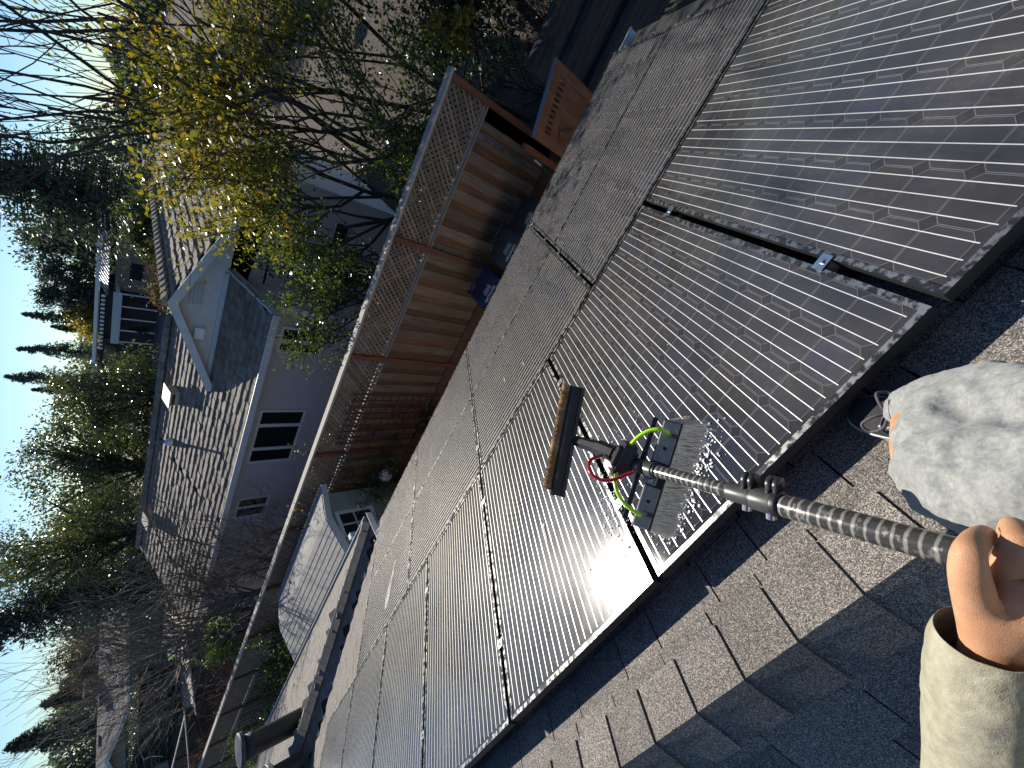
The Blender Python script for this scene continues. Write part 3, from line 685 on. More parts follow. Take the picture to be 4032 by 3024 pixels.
# gable trim, vents
def rake(p, q_, h=.19, y0=GYF - .30, y1=GYF - .25, m=None, nm='rake_board'):
    p, q_ = Vector(p), Vector(q_); b = MB(); dz = Vector((0, 0, -h)); dy = Vector((0, y1 - y0, 0)); b.obox(p, q_ - p, dy, dz); part(nm, b, m or M_fascia, h1)
rake((GX, GYF - .30, GZ1 + .02), (-8.78, GYF - .30, GZ1 + .02 - GM_ * 2.58)); rake((GX, GYF - .30, GZ1 + .02), (-2.0, GYF - .30, GZ1 + .02 - GM_ * 4.2))
b = MB(); b.prism([(GX, GYF - .29, GZ1 - .02), (-8.78, GYF - .29, GZ1 - .02 - GM_ * 2.58), (-8.78, GYF, GZ1 - .02 - GM_ * 2.58), (GX, GYF, GZ1 - .02)], (0, 0, -.03)); part('gable_soffit', b, M_stucco, h1)
b = MB(); b.box(-8.7, GYF - .06, -.86, -5.3, GYF - .002, -.72); part('base_flashing', b, M_fascia, h1)
for k in range(4):
    b = MB(); z = -.12 - .075 * k; b.box(-6.28, GYF - .02, z - .032, -5.68, GYF - .003, z); vs_ = part('louver', b, M_black, h1)
    b2 = MB(); b2.add([(-6.28, GYF - .021, z - .002), (-5.68, GYF - .021, z - .002), (-5.68, GYF - .045, z - .028), (-6.28, GYF - .045, z - .028)], [(0, 1, 2, 3)]); part('louver_blade', b2, M_stucco, vs_)
b = MB(); b.obox((-7.22, GYF - .14, -.52), (.32, 0, 0), (0, .135, 0), (0, .02, .2)); part('wall_light', b, M_white, h1)
# rake board at the right end of the main roof
b = MB(); b.obox((XR, E1 - .02, EZ1 + .02), (0, 1.87, 1.87 * m1), (.05, 0, 0), (0, 0, -.2)); part('rake_board', b, M_fascia, h1)
b = MB(); b.box(-5.46, 9.76, GZ, -5.34, 9.86, EZ1 - .05); part('corner_board', b, M_white, h1)
def window(P, nlit, splits, parent, Y, z0, z1, x0, x1, fr=.055, m=M_white):
    b = MB(); b.box(x0 - fr, Y - .035, z0 - fr, x0, Y - .003, z1 + fr); b.box(x1, Y - .035, z0 - fr, x1 + fr, Y - .003, z1 + fr); b.box(x0, Y - .035, z1, x1, Y - .003, z1 + fr); b.box(x0, Y - .035, z0 - fr, x1, Y - .003, z0)
    w_ = part('window', b, m, parent); xs_ = [x0] + splits + [x1]
    for i in range(len(xs_) - 1):
        a, c = xs_[i] + (.03 if i else 0), xs_[i + 1] - (.03 if i < len(xs_) - 2 else 0)
        b = MB(); b.box(a + .03, Y - .012, z0 + .03, c - .03, Y - .005, z1 - .03); part('pane', b, M_greenwin, w_)
        b = MB(); b.box(a, Y - .025, z0, a + .03, Y - .003, z1); b.box(c - .03, Y - .025, z0, c, Y - .003, z1); b.box(a + .03, Y - .025, z0, c - .03, Y - .003, z0 + .03); b.box(a + .03, Y - .025, z1 - .03, c - .03, Y - .003, z1); part('sash', b, m, w_)
    for s_ in splits:
        b = MB(); b.box(s_ - .03, Y - .034, z0, s_ + .03, Y - .003, z1); part('mullion', b, m, w_)
    return w_
window(None, 3, [-10.18, -9.24], h1, 9.8, -3.06, -1.92, -10.72, -8.70)
window(None, 2, [-12.83], h1, 9.8, -2.80, -1.97, -13.30, -12.42)
window(None, 2, [-6.30], h1, 9.8, -2.95, -1.90, -6.62, -5.92)
b = MB(); b.box(-3.9, GYF - .03, -3.2, -3.3, GYF - .002, -2.9); part('crawl_vent', b, M_black, h1)
# roof furniture
def roofz(y): return EZ1 + m1 * (y - E1)
M_tanm = mat('tan_metal', (.50, .43, .32), (.44, .37, .27), 6, rough=.55)
def boxvent(x, y, lab):
    z = roofz(y) + .05; b = MB(); v_ = thing('roof_vent', lab, 'roof vent', (x, y, z), 'box vents on the neighbour roof')
    b.obox((x - .24, y - .2, z - .1), (.48, 0, 0), (0, .36, .10), (0, -.06, .22)); part('body', b, M_tanm, v_)
    b = MB(); b.obox((x - .30, y - .30, z + .10), (.60, 0, 0), (0, .50, .13), (0, 0, .03)); part('hood', b, M_tanm, v_)
    b = MB(); b.obox((x - .2, y - .235, z + .0), (.40, 0, 0), (0, .01, 0), (0, -.02, .07)); part('slot', b, M_black, v_)
boxvent(-10.2, 12.35, 'tan box vent on the brown tile roof just left of the gable'); boxvent(-16.2, 12.55, 'tan box vent near the left end of the brown tile ridge')
v_ = thing('vent_pipe', 'thin grey pipe with a long shadow on the brown tile roof', 'vent pipe', (-12.0, 12.2, roofz(12.2)))
b = MB(); b.tube([(-12.0, 12.2, roofz(12.2) - .1), (-12.0, 12.2, roofz(12.2) + .55)], .045, 10); part('pipe', b, mat('grey_pipe', (.12, .12, .12), rough=.6), v_)
b = MB(); b.lathe((-12.0, 12.2, roofz(12.2) - .05), (0, -.3, 1), [(.16, 0), (.14, .1), (.07, .22), (.05, .25)], 12); part('flashing', b, M_steel, v_)
def gslope(p): return p
pv = Vector((-3.738, 24.7, -0.727)); v_ = thing('roof_vent', 'pale box vent seen through the leaves on the cross gable roof', 'roof vent', pv, 'box vents on the neighbour roof')
b = MB(); b.obox(pv + Vector((-.2, -.35, 0)), (.5, 0, -.1), (0, .7, 0), (.05, 0, .22)); part('body', b, M_tanm, v_)
pv = Vector((-5.176, 17.37, -0.1447)); v_ = thing('roof_vent', 'rounded pale half dome vent on the cross gable roof beside yellow leaves', 'roof vent', pv)
b = MB(); b.lathe(pv + Vector((0, -.2, 0)), (0, 1, 0), [(.02, 0), (.26, .01), (.30, .1), (.30, .4), (.02, .42)], 18); part('dome', b, mat('pale_green_metal', (.42, .43, .34), (.36, .37, .29), 6, rough=.6), v_)

# ------------------------------------------------------------------ house and yard far to the left
M_roof2 = mat('grey_composition', (.155, .145, .135), (.12, .112, .105), 2.2, rough=.95, bump=.4, bscale=14, bdist=.02)
h2 = thing('far_house', 'beige single storey house with a long plain grey roof and glass doors in the distance', 'house', (-60, 27, GZ))
ex_, ez_, rx_, rz_ = -56.0, -1.72, -62.6, .08
b = MB(); b.box(-66, 15, GZ, -57, 46, ez_ - .05); b.prism([(-57, 14.6, ez_ - .1), (-56.3, 14.6, ez_ - .1), (-56.3, 22.4, ez_ - .1), (-57, 22.4, ez_ - .1)], (0, 0, -2.6)); b.prism([(-56.32, 15.2, ez_ - .1), (-56.32, 22.4, ez_ - .1), (-56.32, 18.8, -.42)], (-4, 0, 0)); part('wall', b, M_stucco2, h2)
b = MB(); b.add([(ex_, 14, ez_), (ex_, 47, ez_), (rx_, 47, rz_), (rx_, 14, rz_)], [(0, 1, 2, 3)]); b.add([(rx_, 14, rz_), (rx_, 47, rz_), (-69, 47, ez_), (-69, 14, ez_)], [(0, 1, 2, 3)])
b.add([(-55.7, 18.8, -.30), (-62, 18.8, -.30), (-62, 22.6, -1.80), (-55.7, 22.6, -1.80)], [(0, 1, 2, 3)]); b.add([(-55.7, 18.8, -.30), (-62, 18.8, -.30), (-62, 15, -1.80), (-55.7, 15, -1.80)], [(3, 2, 1, 0)]); part('roof', b, M_roof2, h2)
b = MB(); b.box(ex_ - .02, 22.6, ez_ - .22, ex_ + .12, 47, ez_ - .01); part('fascia', b, M_white, h2)
for y in (22.6, 15.0):
    b = MB(); b.obox((-55.72, 18.8, -.28), (0, y - 18.8, -1.5), (.12, 0, 0), (0, 0, -.28)); part('rake_board', b, M_white, h2)
def xwin(x, y0, y1, z0, z1, cols, parent, fr=.09, m=M_white, rows=()):
    b = MB(); b.box(x - .02, y0, z0, x + .03, y1, z1); w_ = part('window', b, M_greenwin, parent)
    f_ = MB()
    for i in range(cols + 1):
        y = y0 + (y1 - y0) * i / cols; f_.box(x + .032, y - fr / 2, z0, x + .1, y + fr / 2, z1)
    for z in (z0, z1) + tuple(rows): f_.box(x + .034, y0, z - fr / 2, x + .098, y1, z + fr / 2)
    part('sash', f_, m, w_); return w_
xwin(-57, 24.5, 27.5, -4.3, -2.2, 3, h2, rows=(-3.95,)); xwin(-57, 30.35, 31.7, -3.25, -2.1, 2, h2)
b = MB(); b.box(-57.0, 24.5, GZ, -56.8, 27.5, -4.35); part('door_step', b, M_conc, h2)
M_brick = mat('chimney_brick', (.17, .10, .075), (.11, .07, .055), 3, rough=.9)
ch = Vector((-62, 28.45, -0.2424)); b = MB(); b.box(-62.6, ch.y - .45, rz_ - .6, -61.7, ch.y + .5, rz_ + 1.0); chm = part('chimney', b, M_brick, h2)
b = MB(); b.box(-62.65, ch.y - .5, rz_ + 1.0, -61.65, ch.y + .55, rz_ + 1.1); part('chimney_cap', b, M_white, chm)
tv = Vector((-61, 31.15, -0.2546)); v_ = thing('roof_vent', 'round pale turbine vent on the ridge of the plain grey roof', 'roof vent', (tv.x, tv.y, -.4))
b = MB(); b.lathe((tv.x, tv.y, -.5), (0, 0, 1), [(.14, 0), (.14, .3), (.28, .42), (.34, .6), (.28, .8), (.05, .88)], 14); part('dome', b, mat('pale_metal', (.55, .6, .62), rough=.35, metal=.6), v_)
for i, (p_, lb) in enumerate((((-61.2, 30.25, -0.1818), 'thin white pipe between the turbine vent and the brick chimney'), ((-61.2, 32.77, -0.3522), 'thin white pipe to the right of the turbine vent'), ((-62, 26.85, -0.1436), 'small dark box vent left of the brick chimney'), ((-62, 23.1, -0.1676), 'small dark box vent near the left picture edge'))):
    p_ = Vector(p_); v_ = thing('vent_pipe' if i < 2 else 'roof_vent', lb, 'vent pipe' if i < 2 else 'roof vent', p_)
    b = MB()
    if i < 2: b.tube([p_ + Vector((0, 0, -.6)), p_ + Vector((0, 0, .45))], .06, 7); part('pipe', b, M_white, v_); b = MB(); b.lathe(p_ + Vector((0, 0, .45)), (0, 0, 1), [(.09, 0), (.09, .1)], 8); part('collar', b, M_steel, v_)
    else: b.box(p_.x - .3, p_.y - .35, p_.z - .4, p_.x + .3, p_.y + .35, p_.z + .12); part('body', b, M_black, v_); b = MB(); b.box(p_.x - .34, p_.y - .39, p_.z + .12, p_.x + .34, p_.y + .39, p_.z + .16); part('hood', b, M_roof2, v_)
M_lawn = mat('lawn', (.13, .24, .02), (.10, .19, .02), 4, rough=.9, bump=.4, bscale=60)
M_patio = mat('patio_concrete', (.46, .38, .28), (.40, .33, .245), 2, rough=.9)
def flat(name, pts, z, m):
    b = MB(); b.add([(p[0], p[1], z) for p in pts], [tuple(range(len(pts)))]); return struct(name, b, m)
flat('patio', [(-41.15, 19.07, -4.43), (-40.47, 14.49, -4.43), (-48.8, 17.91, -4.43), (-49.93, 20.73, -4.43), (-46.31, 21.8, -4.43), (-51.34, 28.67, -4.43), (-42.87, 23.07, -4.43)], GZ + .02, M_patio)
flat('lawn', [(-53.51, 26.01, -4.43), (-46.58, 21.39, -4.43), (-53.37, 22.36, -4.43), (-54.56, 22.93, -4.43)], GZ + .024, M_lawn)
flat('lawn', [(-55.12, 32.18, -4.43), (-48.5, 27.08, -4.43), (-53.52, 29, -4.43)], GZ + .024, M_lawn)
# shade canopy (dark blue slats) on posts
cn = thing('shade_canopy', 'dark blue slatted shade canopy over the bright patio in the far yard', 'canopy', (-47.19, 23.67, -4.45))
M_blue = mat('dark_blue_slat', (.022, .03, .07), (.03, .04, .085), 3, rough=.6, rnd=.15)
c0, c1, c2, c3 = [Vector(v) for v in ((-32.38, 16.26, -3), (-39.63, 21.38, -3), (-41.91, 20.5, -3), (-36, 16.79, -3))]
for k in range(16):
    a, e = c0.lerp(c1, k / 16), c0.lerp(c1, (k + .9) / 16); a2, e2 = c3.lerp(c2, k / 16), c3.lerp(c2, (k + .9) / 16)
    b = MB(); b.prism([a, a2, e2, e], (0, 0, .05)); part('slat', b, M_blue, cn)
b = MB(); b.beam(c0, c3, .1, .16); b.beam(c0, c1, .1, .16); b.beam(c3, c2, .1, .16); b.beam(c1, c2, .1, .16); part('edge_beam', b, M_black, cn)
for c in (c0, c1, c2, c3): b = MB(); b.box(c.x - .06, c.y - .06, GZ, c.x + .06, c.y + .06, -3.0); part('post', b, M_black, cn)
# table, chairs, bench
tp = Vector((-54.02, 27.37, -3.75)); tbl = thing('patio_table', 'round pale patio table by the beige house wall', 'table', (tp.x, tp.y, GZ))
b = MB(); b.lathe((tp.x, tp.y, -3.72), (0, 0, 1), [(.75, 0), (.75, .05)], 20); part('table_top', b, M_white, tbl)
for k in range(4): a = k * 1.57 + .5; b = MB(); b.tube([(tp.x + .35 * math.cos(a), tp.y + .35 * math.sin(a), -3.72), (tp.x + .55 * math.cos(a), tp.y + .55 * math.sin(a), GZ)], .03, 5); part('leg', b, M_white, tbl)
def chair(p, rz, m, lab, first=None):
    M = Matrix.Translation(p) @ Matrix.Rotation(rz, 4, 'Z')
    if first: r = copy_tree(first, M); r['label'] = lab; return r
    r = thing('patio_chair', lab, 'chair', M=M, group='patio chairs in the far yard')
    b = MB(); b.box(-.24, -.24, .42, .24, .24, .47); part('seat', b, m, r, M=M); b = MB(); b.box(-.24, .2, .5, .24, .25, .95); part('backrest', b, m, r, M=M)
    for x in (-.22, .22):
        for y in (-.22, .22): b = MB(); b.box(x - .02, y - .02, 0, x + .02, y + .02, .42); part('leg', b, M_black, r, M=M)
    return r
M_chair = mat('dark_wicker', (.05, .035, .03), rough=.8)
pc = chair(Vector((tp.x + 1.1, tp.y - .5, GZ)), 2.2, M_chair, 'dark chair left of the round pale table in the far yard')
chair(Vector((tp.x - .3, tp.y + 1.25, GZ)), 0.2, M_chair, 'dark chair right of the round pale table in the far yard', pc)
bn = Vector((-41.94, 18.64, -4)); bt = thing('picnic_bench', 'brown plank bench on the sunlit patio in the far yard', 'bench', (bn.x, bn.y, GZ))
M_br = mat('brown_plank', (.22, .09, .04), (.16, .07, .03), 3, rough=.8)
bd = (Vector((-40.59, 18.37, -4)) - Vector((-44.87, 19.14, -4))); bd.z = 0; bl = bd.length; bd.normalize(); bp = Vector((-bd.y, bd.x, 0))
for k in range(3): b = MB(); b.obox(bn - bd * bl / 2 + bp * (k * .2 - .3) + Vector((0, 0, 0)), bd * bl, bp * .16, (0, 0, .05)); part('plank', b, M_br, bt)
for s_ in (-.4, .4): b = MB(); b.obox(bn + bd * (bl * s_) - bp * .28, bd * .1, bp * .52, (0, 0, GZ - bn.z)); part('leg', b, M_black, bt)
mc = Vector((-43.54, 18.79, -4.2)); ch2 = chair(Vector((mc.x + 1.6, mc.y - 1.2, GZ)), 1.0, M_chair, 'dark chair on the bright patio with a long shadow', pc)
# clipped hedge
M_hedge = leafmat('hedge_leaf', [(.012, .03, .012), (.02, .045, .016), (.03, .055, .02)], .25)
def hedge(x0, x1, y0, y1, z1, label, n=26000, sz=.11):
    pts = []
    fr_ = rng.random((n, 3)); k = rng.integers(0, 100, n)
    P = np.stack([x0 + (x1 - x0) * fr_[:, 0], y0 + (y1 - y0) * fr_[:, 1], GZ + (z1 - GZ) * fr_[:, 2]], 1)
    P[k < 52, 1] = y0 + rng.random((k < 52).sum()) * .25; P[(k >= 52) & (k < 74), 0] = x1 - rng.random(((k >= 52) & (k < 74)).sum()) * .25; P[k >= 74, 2] = z1 - rng.random((k >= 74).sum()) * .2
    o = tag(link('hedge', None), label, 'hedge'); b = MB(); b.box(x0 + .2, y0 + .2, GZ, x1 - .2, y1 - .2, z1 - .2); part('core', b, mat('hedge_core', (.012, .02, .01), rough=1.), o)
    link('foliage', leaves(P, sz, M_hedge, 'foliage'), o)
def leaves(P, size, m, name, up_=.25, aspect=.55, var=.35, out=None):
    n = len(P); a = rng.normal(size=(n, 3)); a[:, 2] += 0; a /= np.linalg.norm(a, axis=1)[:, None]
    b = rng.normal(size=(n, 3)); 
    if out is not None: b = b * .8 + out
    b[:, 2] += up_ * 2; b -= a * (a * b).sum(1)[:, None]; b /= np.linalg.norm(b, axis=1)[:, None]; c = np.cross(a, b)
    s = size * (1 + var * rng.normal(size=n)).clip(.4, 2)[:, None]
    V = np.empty((n, 4, 3)); V[:, 0] = P - a * s * .5; V[:, 1] = P + c * s * aspect * .5 + b * s * .06; V[:, 2] = P + a * s * .5; V[:, 3] = P - c * s * aspect * .5 + b * s * .06
    me = bpy.data.meshes.new(name); me.vertices.add(n * 4); me.vertices.foreach_set('co', V.reshape(-1).astype(np.float32))
    me.loops.add(n * 4); me.loops.foreach_set('vertex_index', np.arange(n * 4, dtype=np.int32)); me.polygons.add(n)
    me.polygons.foreach_set('loop_start', np.arange(0, n * 4, 4, dtype=np.int32)); me.materials.append(m); me.update(calc_edges=True); return me
hedge(-75, -45.7, 16.9, 21.2, -1.62, 'tall clipped dark green hedge beside the far grey roof house')
# far fences
def simple_fence(p, q_, h, label, m=M_board, pitch=.16, capm=M_cap):
    p, q_ = Vector(p), Vector(q_); d = q_ - p; L = d.length; d.normalize(); n_ = Vector((-d.y, d.x, 0)); r = thing('wooden_fence', label, 'fence', (p + q_) / 2)
    b = MB(); b.obox(p + Vector((0, 0, h)) - n_ * .06, d * L, n_ * .12, Vector((0, 0, .05))); part('cap_rail', b, capm, r); k = int(L / pitch)
    for i in range(k):
        b = MB(); b.obox(p + d * (i * L / k) + n_ * random.uniform(-.012, .012), d * (L / k - .008), n_ * .02, Vector((0, 0, h - random.uniform(0, .02)))); part('board', b, m, r)
    for i in range(int(L / 2.4) + 1): b = MB(); c = p + d * min(L - .1, i * 2.4); b.obox(c + n_ * .022, d * .09, n_ * .09, Vector((0, 0, h - .02))); part('post', b, m, r)
M_dkb = mat('dark_fence_board', (.085, .055, .042), (.055, .038, .03), 3, rough=.9, stretch=(8, 8, 1), rnd=.3)
simple_fence((-28.3, 13.9, GZ), (-27.7, 9.6, GZ), 1.85, 'dark board fence across the middle yards, left of the tile roof house', M_dkb)
simple_fence((-30.9, 8.2, GZ), (-30.9, 11.2, GZ), 1.85, 'short fence with a pale cap near the left picture edge', M_dkb)
simple_fence((-31.0, 10.9, GZ), (-38.5, 10.5, GZ), 1.85, 'fence with a pale cap running towards the tall hedge', M_dkb)
struct('neighbour_yard', MB().add([(-31, 6.3, GZ + .01), (-2, 6.3, GZ + .01), (-2, 9.7, GZ + .01), (-31, 9.7, GZ + .01)], [(0, 1, 2, 3)]), M_dirt)

# ------------------------------------------------------------------ two storey houses behind
FYh = 72.0
h3 = thing('far_house', 'dark two storey house with a standing seam metal roof behind the tile roof house', 'house', (-43, 75, GZ))
M_dkw = mat('dark_siding', (.045, .036, .034), (.035, .03, .028), 1, rough=.85)
M_tanw = mat('tan_stucco', (.22, .185, .15), (.19, .16, .13), 1, rough=.95)
M_metr = mat('blue_metal_roof', (.05, .065, .10), (.04, .055, .085), 2, rough=.35, metal=.5)
b = MB(); b.box(-55, 72, GZ, -38.5, 80, 1.3); b.box(-47.5, 71.2, -.4, -46.9, 72, 1.3); part('wall', b, M_dkw, h3)
b = MB(); b.box(-38.5, 71.2, GZ, -29, 79, 0.2); part('side_wall', b, M_tanw, h3)
b = MB(); b.prism([(-39.3, 70.6, .75), (-27.2, 70.6, .75), (-27.2, 76, 2.1), (-39.3, 76, 2.1)], (0, 0, .1)); part('metal_roof', b, M_metr, h3)
for k in range(22):
    x = -39.2 + k * .56; b = MB(); b.beam((x, 70.6, .89), (x, 76, 2.24), .07, .10); part('roof_seam', b, mat('pale_seam', (.5, .55, .6), rough=.4) if k == 0 else bpy.data.materials['pale_seam'], h3)
b = MB(); b.box(-55, 70.9, 1.75, -27.2, 71.2, 2.1); part('parapet', b, M_white, h3); b = MB(); b.box(-55, 71.2, 1.62, -39, 80, 1.9); part('flat_roof', b, M_fascia, h3)
b = MB(); b.box(-46.5, 69.6, -.35, -38, 71.2, .05); b.box(-46.5, 69.5, -.6, -38, 69.6, .3); part('porch_roof', b, M_fascia, h3)
for k in range(5): b = MB(); b.box(-46.3 + 2.0 * k, 69.62, GZ, -46.15 + 2.0 * k, 69.75, -.6); part('porch_post', b, M_white, h3)
for k in range(14): b = MB(); x = -48.5 + k * .68; b.lathe((x, 71.0, 1.05), (0, 0, 1), [(.16, 0), (.2, .2), (.16, .42)], 8); part('railing_lamp', b, M_white, h3)
for x0, x1, z0, z1, m in ((-53.6, -51.8, -.6, .9, M_greenwin), (-51.6, -48.5, -.6, .9, M_greenwin), (-53, -49, -4.2, -1.5, M_greenwin), (-36.5, -34, -2.6, -1.2, M_greenwin), (-33.5, -31.5, -4.3, -2.3, M_greenwin)):
    b = MB(); yb2 = 71.95 if x1 < -38.5 else 71.15; b.box(x0, yb2, z0, x1, yb2 + .04, z1); part('window', b, m, h3)
for k in range(3): b = MB(); x = -33 + 1.9 * k; b.obox((x, 73, 1.5), (.9, 0, 0), (0, 1.0, .25), (0, 0, .22)); part('skylight', b, M_white, h3)
h4 = thing('far_house', 'tan two storey house with a bright striped metal roof left of the dark house', 'house', (-60, 75, GZ))
b = MB(); b.box(-64, 72, GZ, -55.1, 80, -1.2); part('wall', b, M_tanw, h4)
b = MB(); b.prism([(-66, 71, -1.25), (-54.9, 71, -1.25), (-54.9, 76.5, 1.3), (-66.5, 76.5, 1.3)], (0, 0, .1)); part('metal_roof', b, M_metr, h4)
for k in range(19):
    x = -66 + k * .6; b = MB(); b.beam((x, 71, -1.1), (x, 76.5, 1.45), .2, .14); part('roof_seam', b, bpy.data.materials['pale_seam'], h4)
b = MB(); b.box(-66.4, 76.4, 1.3, -54.9, 76.8, 1.75); part('ridge_cap', b, M_white, h4)
for x0, x1, z0, z1 in ((-57.5, -55.6, -4.2, -1.9), (-60.4, -59.2, -4.0, -2.2), (-62.5, -62.1, -4.0, -2.2)):
    b = MB(); b.box(x0, 71.93, z0, x1, 71.98, z1); part('window', b, M_greenwin if x0 != -57.5 else M_fascia, h4)
up_ = Vector((-76.85, 92, 7.913)); pl_ = thing('utility_pole', 'utility pole with cross arm and transformer above the far roofs', 'utility pole', (up_.x, 92, GZ))
b = MB(); b.tube([(up_.x, 92, GZ), (up_.x, 92, up_.z)], [.2, .14], 8); part('pole', b, M_dkw, pl_); b = MB(); b.box(up_.x - 1.6, 91.9, up_.z - .9, up_.x + 1.6, 92.1, up_.z - .7); part('cross_arm', b, M_dkw, pl_)
b = MB(); b.lathe((up_.x + .55, 91.8, up_.z - 3.2), (0, 0, 1), [(.3, 0), (.3, 1.1)], 10); part('transformer', b, M_fascia, pl_)
for k in range(4): b = MB(); b.lathe((up_.x - 1.4 + .9 * k, 92, up_.z - .7), (0, 0, 1), [(.06, 0), (.09, .15), (.04, .28)], 6); part('insulator', b, M_white, pl_)
# ------------------------------------------------------------------ trees and plants
M_bark = mat('bark', (.05, .038, .03), (.085, .068, .055), 6, rough=.95, bump=.5, bscale=20, stretch=(3, 3, .6))
M_barkd = mat('dark_bark', (.03, .025, .022), (.05, .042, .038), 6, rough=.95)
M_twig = mat('grey_twig', (.16, .13, .105), (.10, .08, .065), 3, rough=.9)
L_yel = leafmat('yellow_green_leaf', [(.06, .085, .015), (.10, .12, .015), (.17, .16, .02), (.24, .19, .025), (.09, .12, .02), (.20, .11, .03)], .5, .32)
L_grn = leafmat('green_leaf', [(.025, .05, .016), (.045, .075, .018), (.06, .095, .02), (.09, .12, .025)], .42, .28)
L_dkg = leafmat('dark_leaf', [(.012, .028, .014), (.02, .04, .02), (.028, .05, .026)], .3, .35)
L_olive = leafmat('olive_leaf', [(.035, .05, .028), (.055, .075, .035), (.08, .10, .045), (.11, .12, .06)], .35, .3)
L_pine = leafmat('haze_pale_needles', [(.03, .05, .045), (.045, .07, .06), (.06, .085, .07)], .25, .5)  # needle colour lightened to stand in for air haze
L_far = leafmat('haze_pale_conifer', [(.07, .10, .10), (.09, .13, .12), (.11, .15, .13)], .3, .6)  # pale blue green: distance haze is put into the leaf colour
L_bright = leafmat('bright_fern', [(.10, .18, .02), (.15, .24, .03)], .5)
L_red = leafmat('red_leaf', [(.22, .02, .03), (.30, .04, .05), (.14, .03, .03)], .45)
L_gold = leafmat('gold_leaf', [(.20, .16, .03), (.28, .21, .04), (.12, .12, .03)], .5)
L_brown = leafmat('dry_leaf', [(.10, .065, .045), (.07, .05, .04), (.14, .10, .07)], .3, .8)
def grow(mb, p, d, L, r, lev, tips, spread=.6, kids=(2, 4), bend=.25, shrink=.68, upb=.15, twr=.004, n=5, fill=False):
    pts = [Vector(p)]; d = Vector(d).normalized(); ns = 3
    for i in range(ns):
        d = (d + Vector((random.gauss(0, bend), random.gauss(0, bend), random.gauss(0, bend) + upb)) * .5).normalized(); pts.append(pts[-1] + d * L / ns)
    rr = [max(twr, r * (1 - .45 * i / ns)) for i in range(ns + 1)]
    mb.tube(pts, rr, n if lev > 1 else 3, cap=False)
    if lev <= 0: tips.append((pts[1], pts[-1])); return
    if fill and lev <= 1: tips.append((pts[1], pts[-1]))
    for k in range(random.randint(*kids)):
        f = random.uniform(.35, 1.0); i = min(ns - 1, int(f * ns)); q_ = pts[i].lerp(pts[i + 1], f * ns - i)
        a = Vector((random.gauss(0, 1), random.gauss(0, 1), random.gauss(0, .7))); a -= d * a.dot(d); a.normalize()
        nd = (d + a * random.uniform(.5, 1.3) * spread * 1.6).normalized()
        grow(mb, q_, nd, L * random.uniform(shrink - .12, shrink + .12), r * .55, lev - 1, tips, spread, kids, bend, shrink, upb, twr, n, fill)
def tip_leaves(tips, per, sig, keep=None):
    out = []
    for a, b in tips:
        k = rng.poisson(per); t = rng.random((k, 1)); out.append(np.array(a) * (1 - t) + np.array(b) * t + rng.normal(0, sig, (k, 3)))
    P = np.concatenate(out)
    return P if keep is None else P[keep(P)]
def broad(name, label, base, stems, L, r, lev, per, size, m, cat='tree', spread=.6, kids=(2, 4), group=None, sig=.1, bark=None, upb=.15, bend=.25, keep=None, shrink=.68, m2=None, zsplit=None, aspect=.55, twr=.004, seed=1):
    random.seed(seed); t = thing(name, label, cat, base, group); mb = MB(); tips = []; lim = MB()
    for s_ in stems: grow(mb, Vector(base) + Vector(s_[0]), s_[1], L * s_[2], r, lev, tips, spread, kids, bend, shrink, upb, twr, fill=True)
    part('trunk', mb, bark or M_bark, t, True)
    P = tip_leaves(tips, per, sig, keep)
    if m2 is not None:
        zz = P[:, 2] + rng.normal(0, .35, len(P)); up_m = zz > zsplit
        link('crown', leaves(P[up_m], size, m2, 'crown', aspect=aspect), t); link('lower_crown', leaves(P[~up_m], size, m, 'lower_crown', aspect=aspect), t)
    else: link('crown', leaves(P, size, m, 'crown', aspect=aspect), t)
    return t
def bare(name, label, base, stems, L, r, lev, seed, cat='tree', kids=(3, 5), spread=.5, m=None, bend=.22, upb=.12, twr=.004, shrink=.66, group=None):
    random.seed(seed); t = thing(name, label, cat, base, group); tips = []; tr_ = MB(); br_ = MB()
    for s_ in stems:
        p = Vector(base) + Vector(s_[0]); d = Vector(s_[1]).normalized(); pts = [p]; l = L * s_[2]
        for i in range(4): d = (d + Vector((random.gauss(0, .12), random.gauss(0, .12), .05))).normalized(); pts.append(pts[-1] + d * l / 4)
        tr_.tube(pts, [r * (1 - .16 * i) for i in range(5)], 7)
        for k in range(random.randint(5, 8)):
            f = random.uniform(.25, 1); i = min(3, int(f * 4)); q_ = pts[i].lerp(pts[i + 1], f * 4 - i); a = Vector((random.gauss(0, 1), random.gauss(0, 1), random.gauss(.3, .5))).normalized()
            grow(br_, q_, (d + a * 1.1 * spread * 1.6), l * .6 * random.uniform(.7, 1.1), r * .5, lev, tips, spread, kids, bend, shrink, upb, twr)
    part('trunk', tr_, m or M_twig, t, True); part('branches', br_, m or M_twig, t); return t, tips
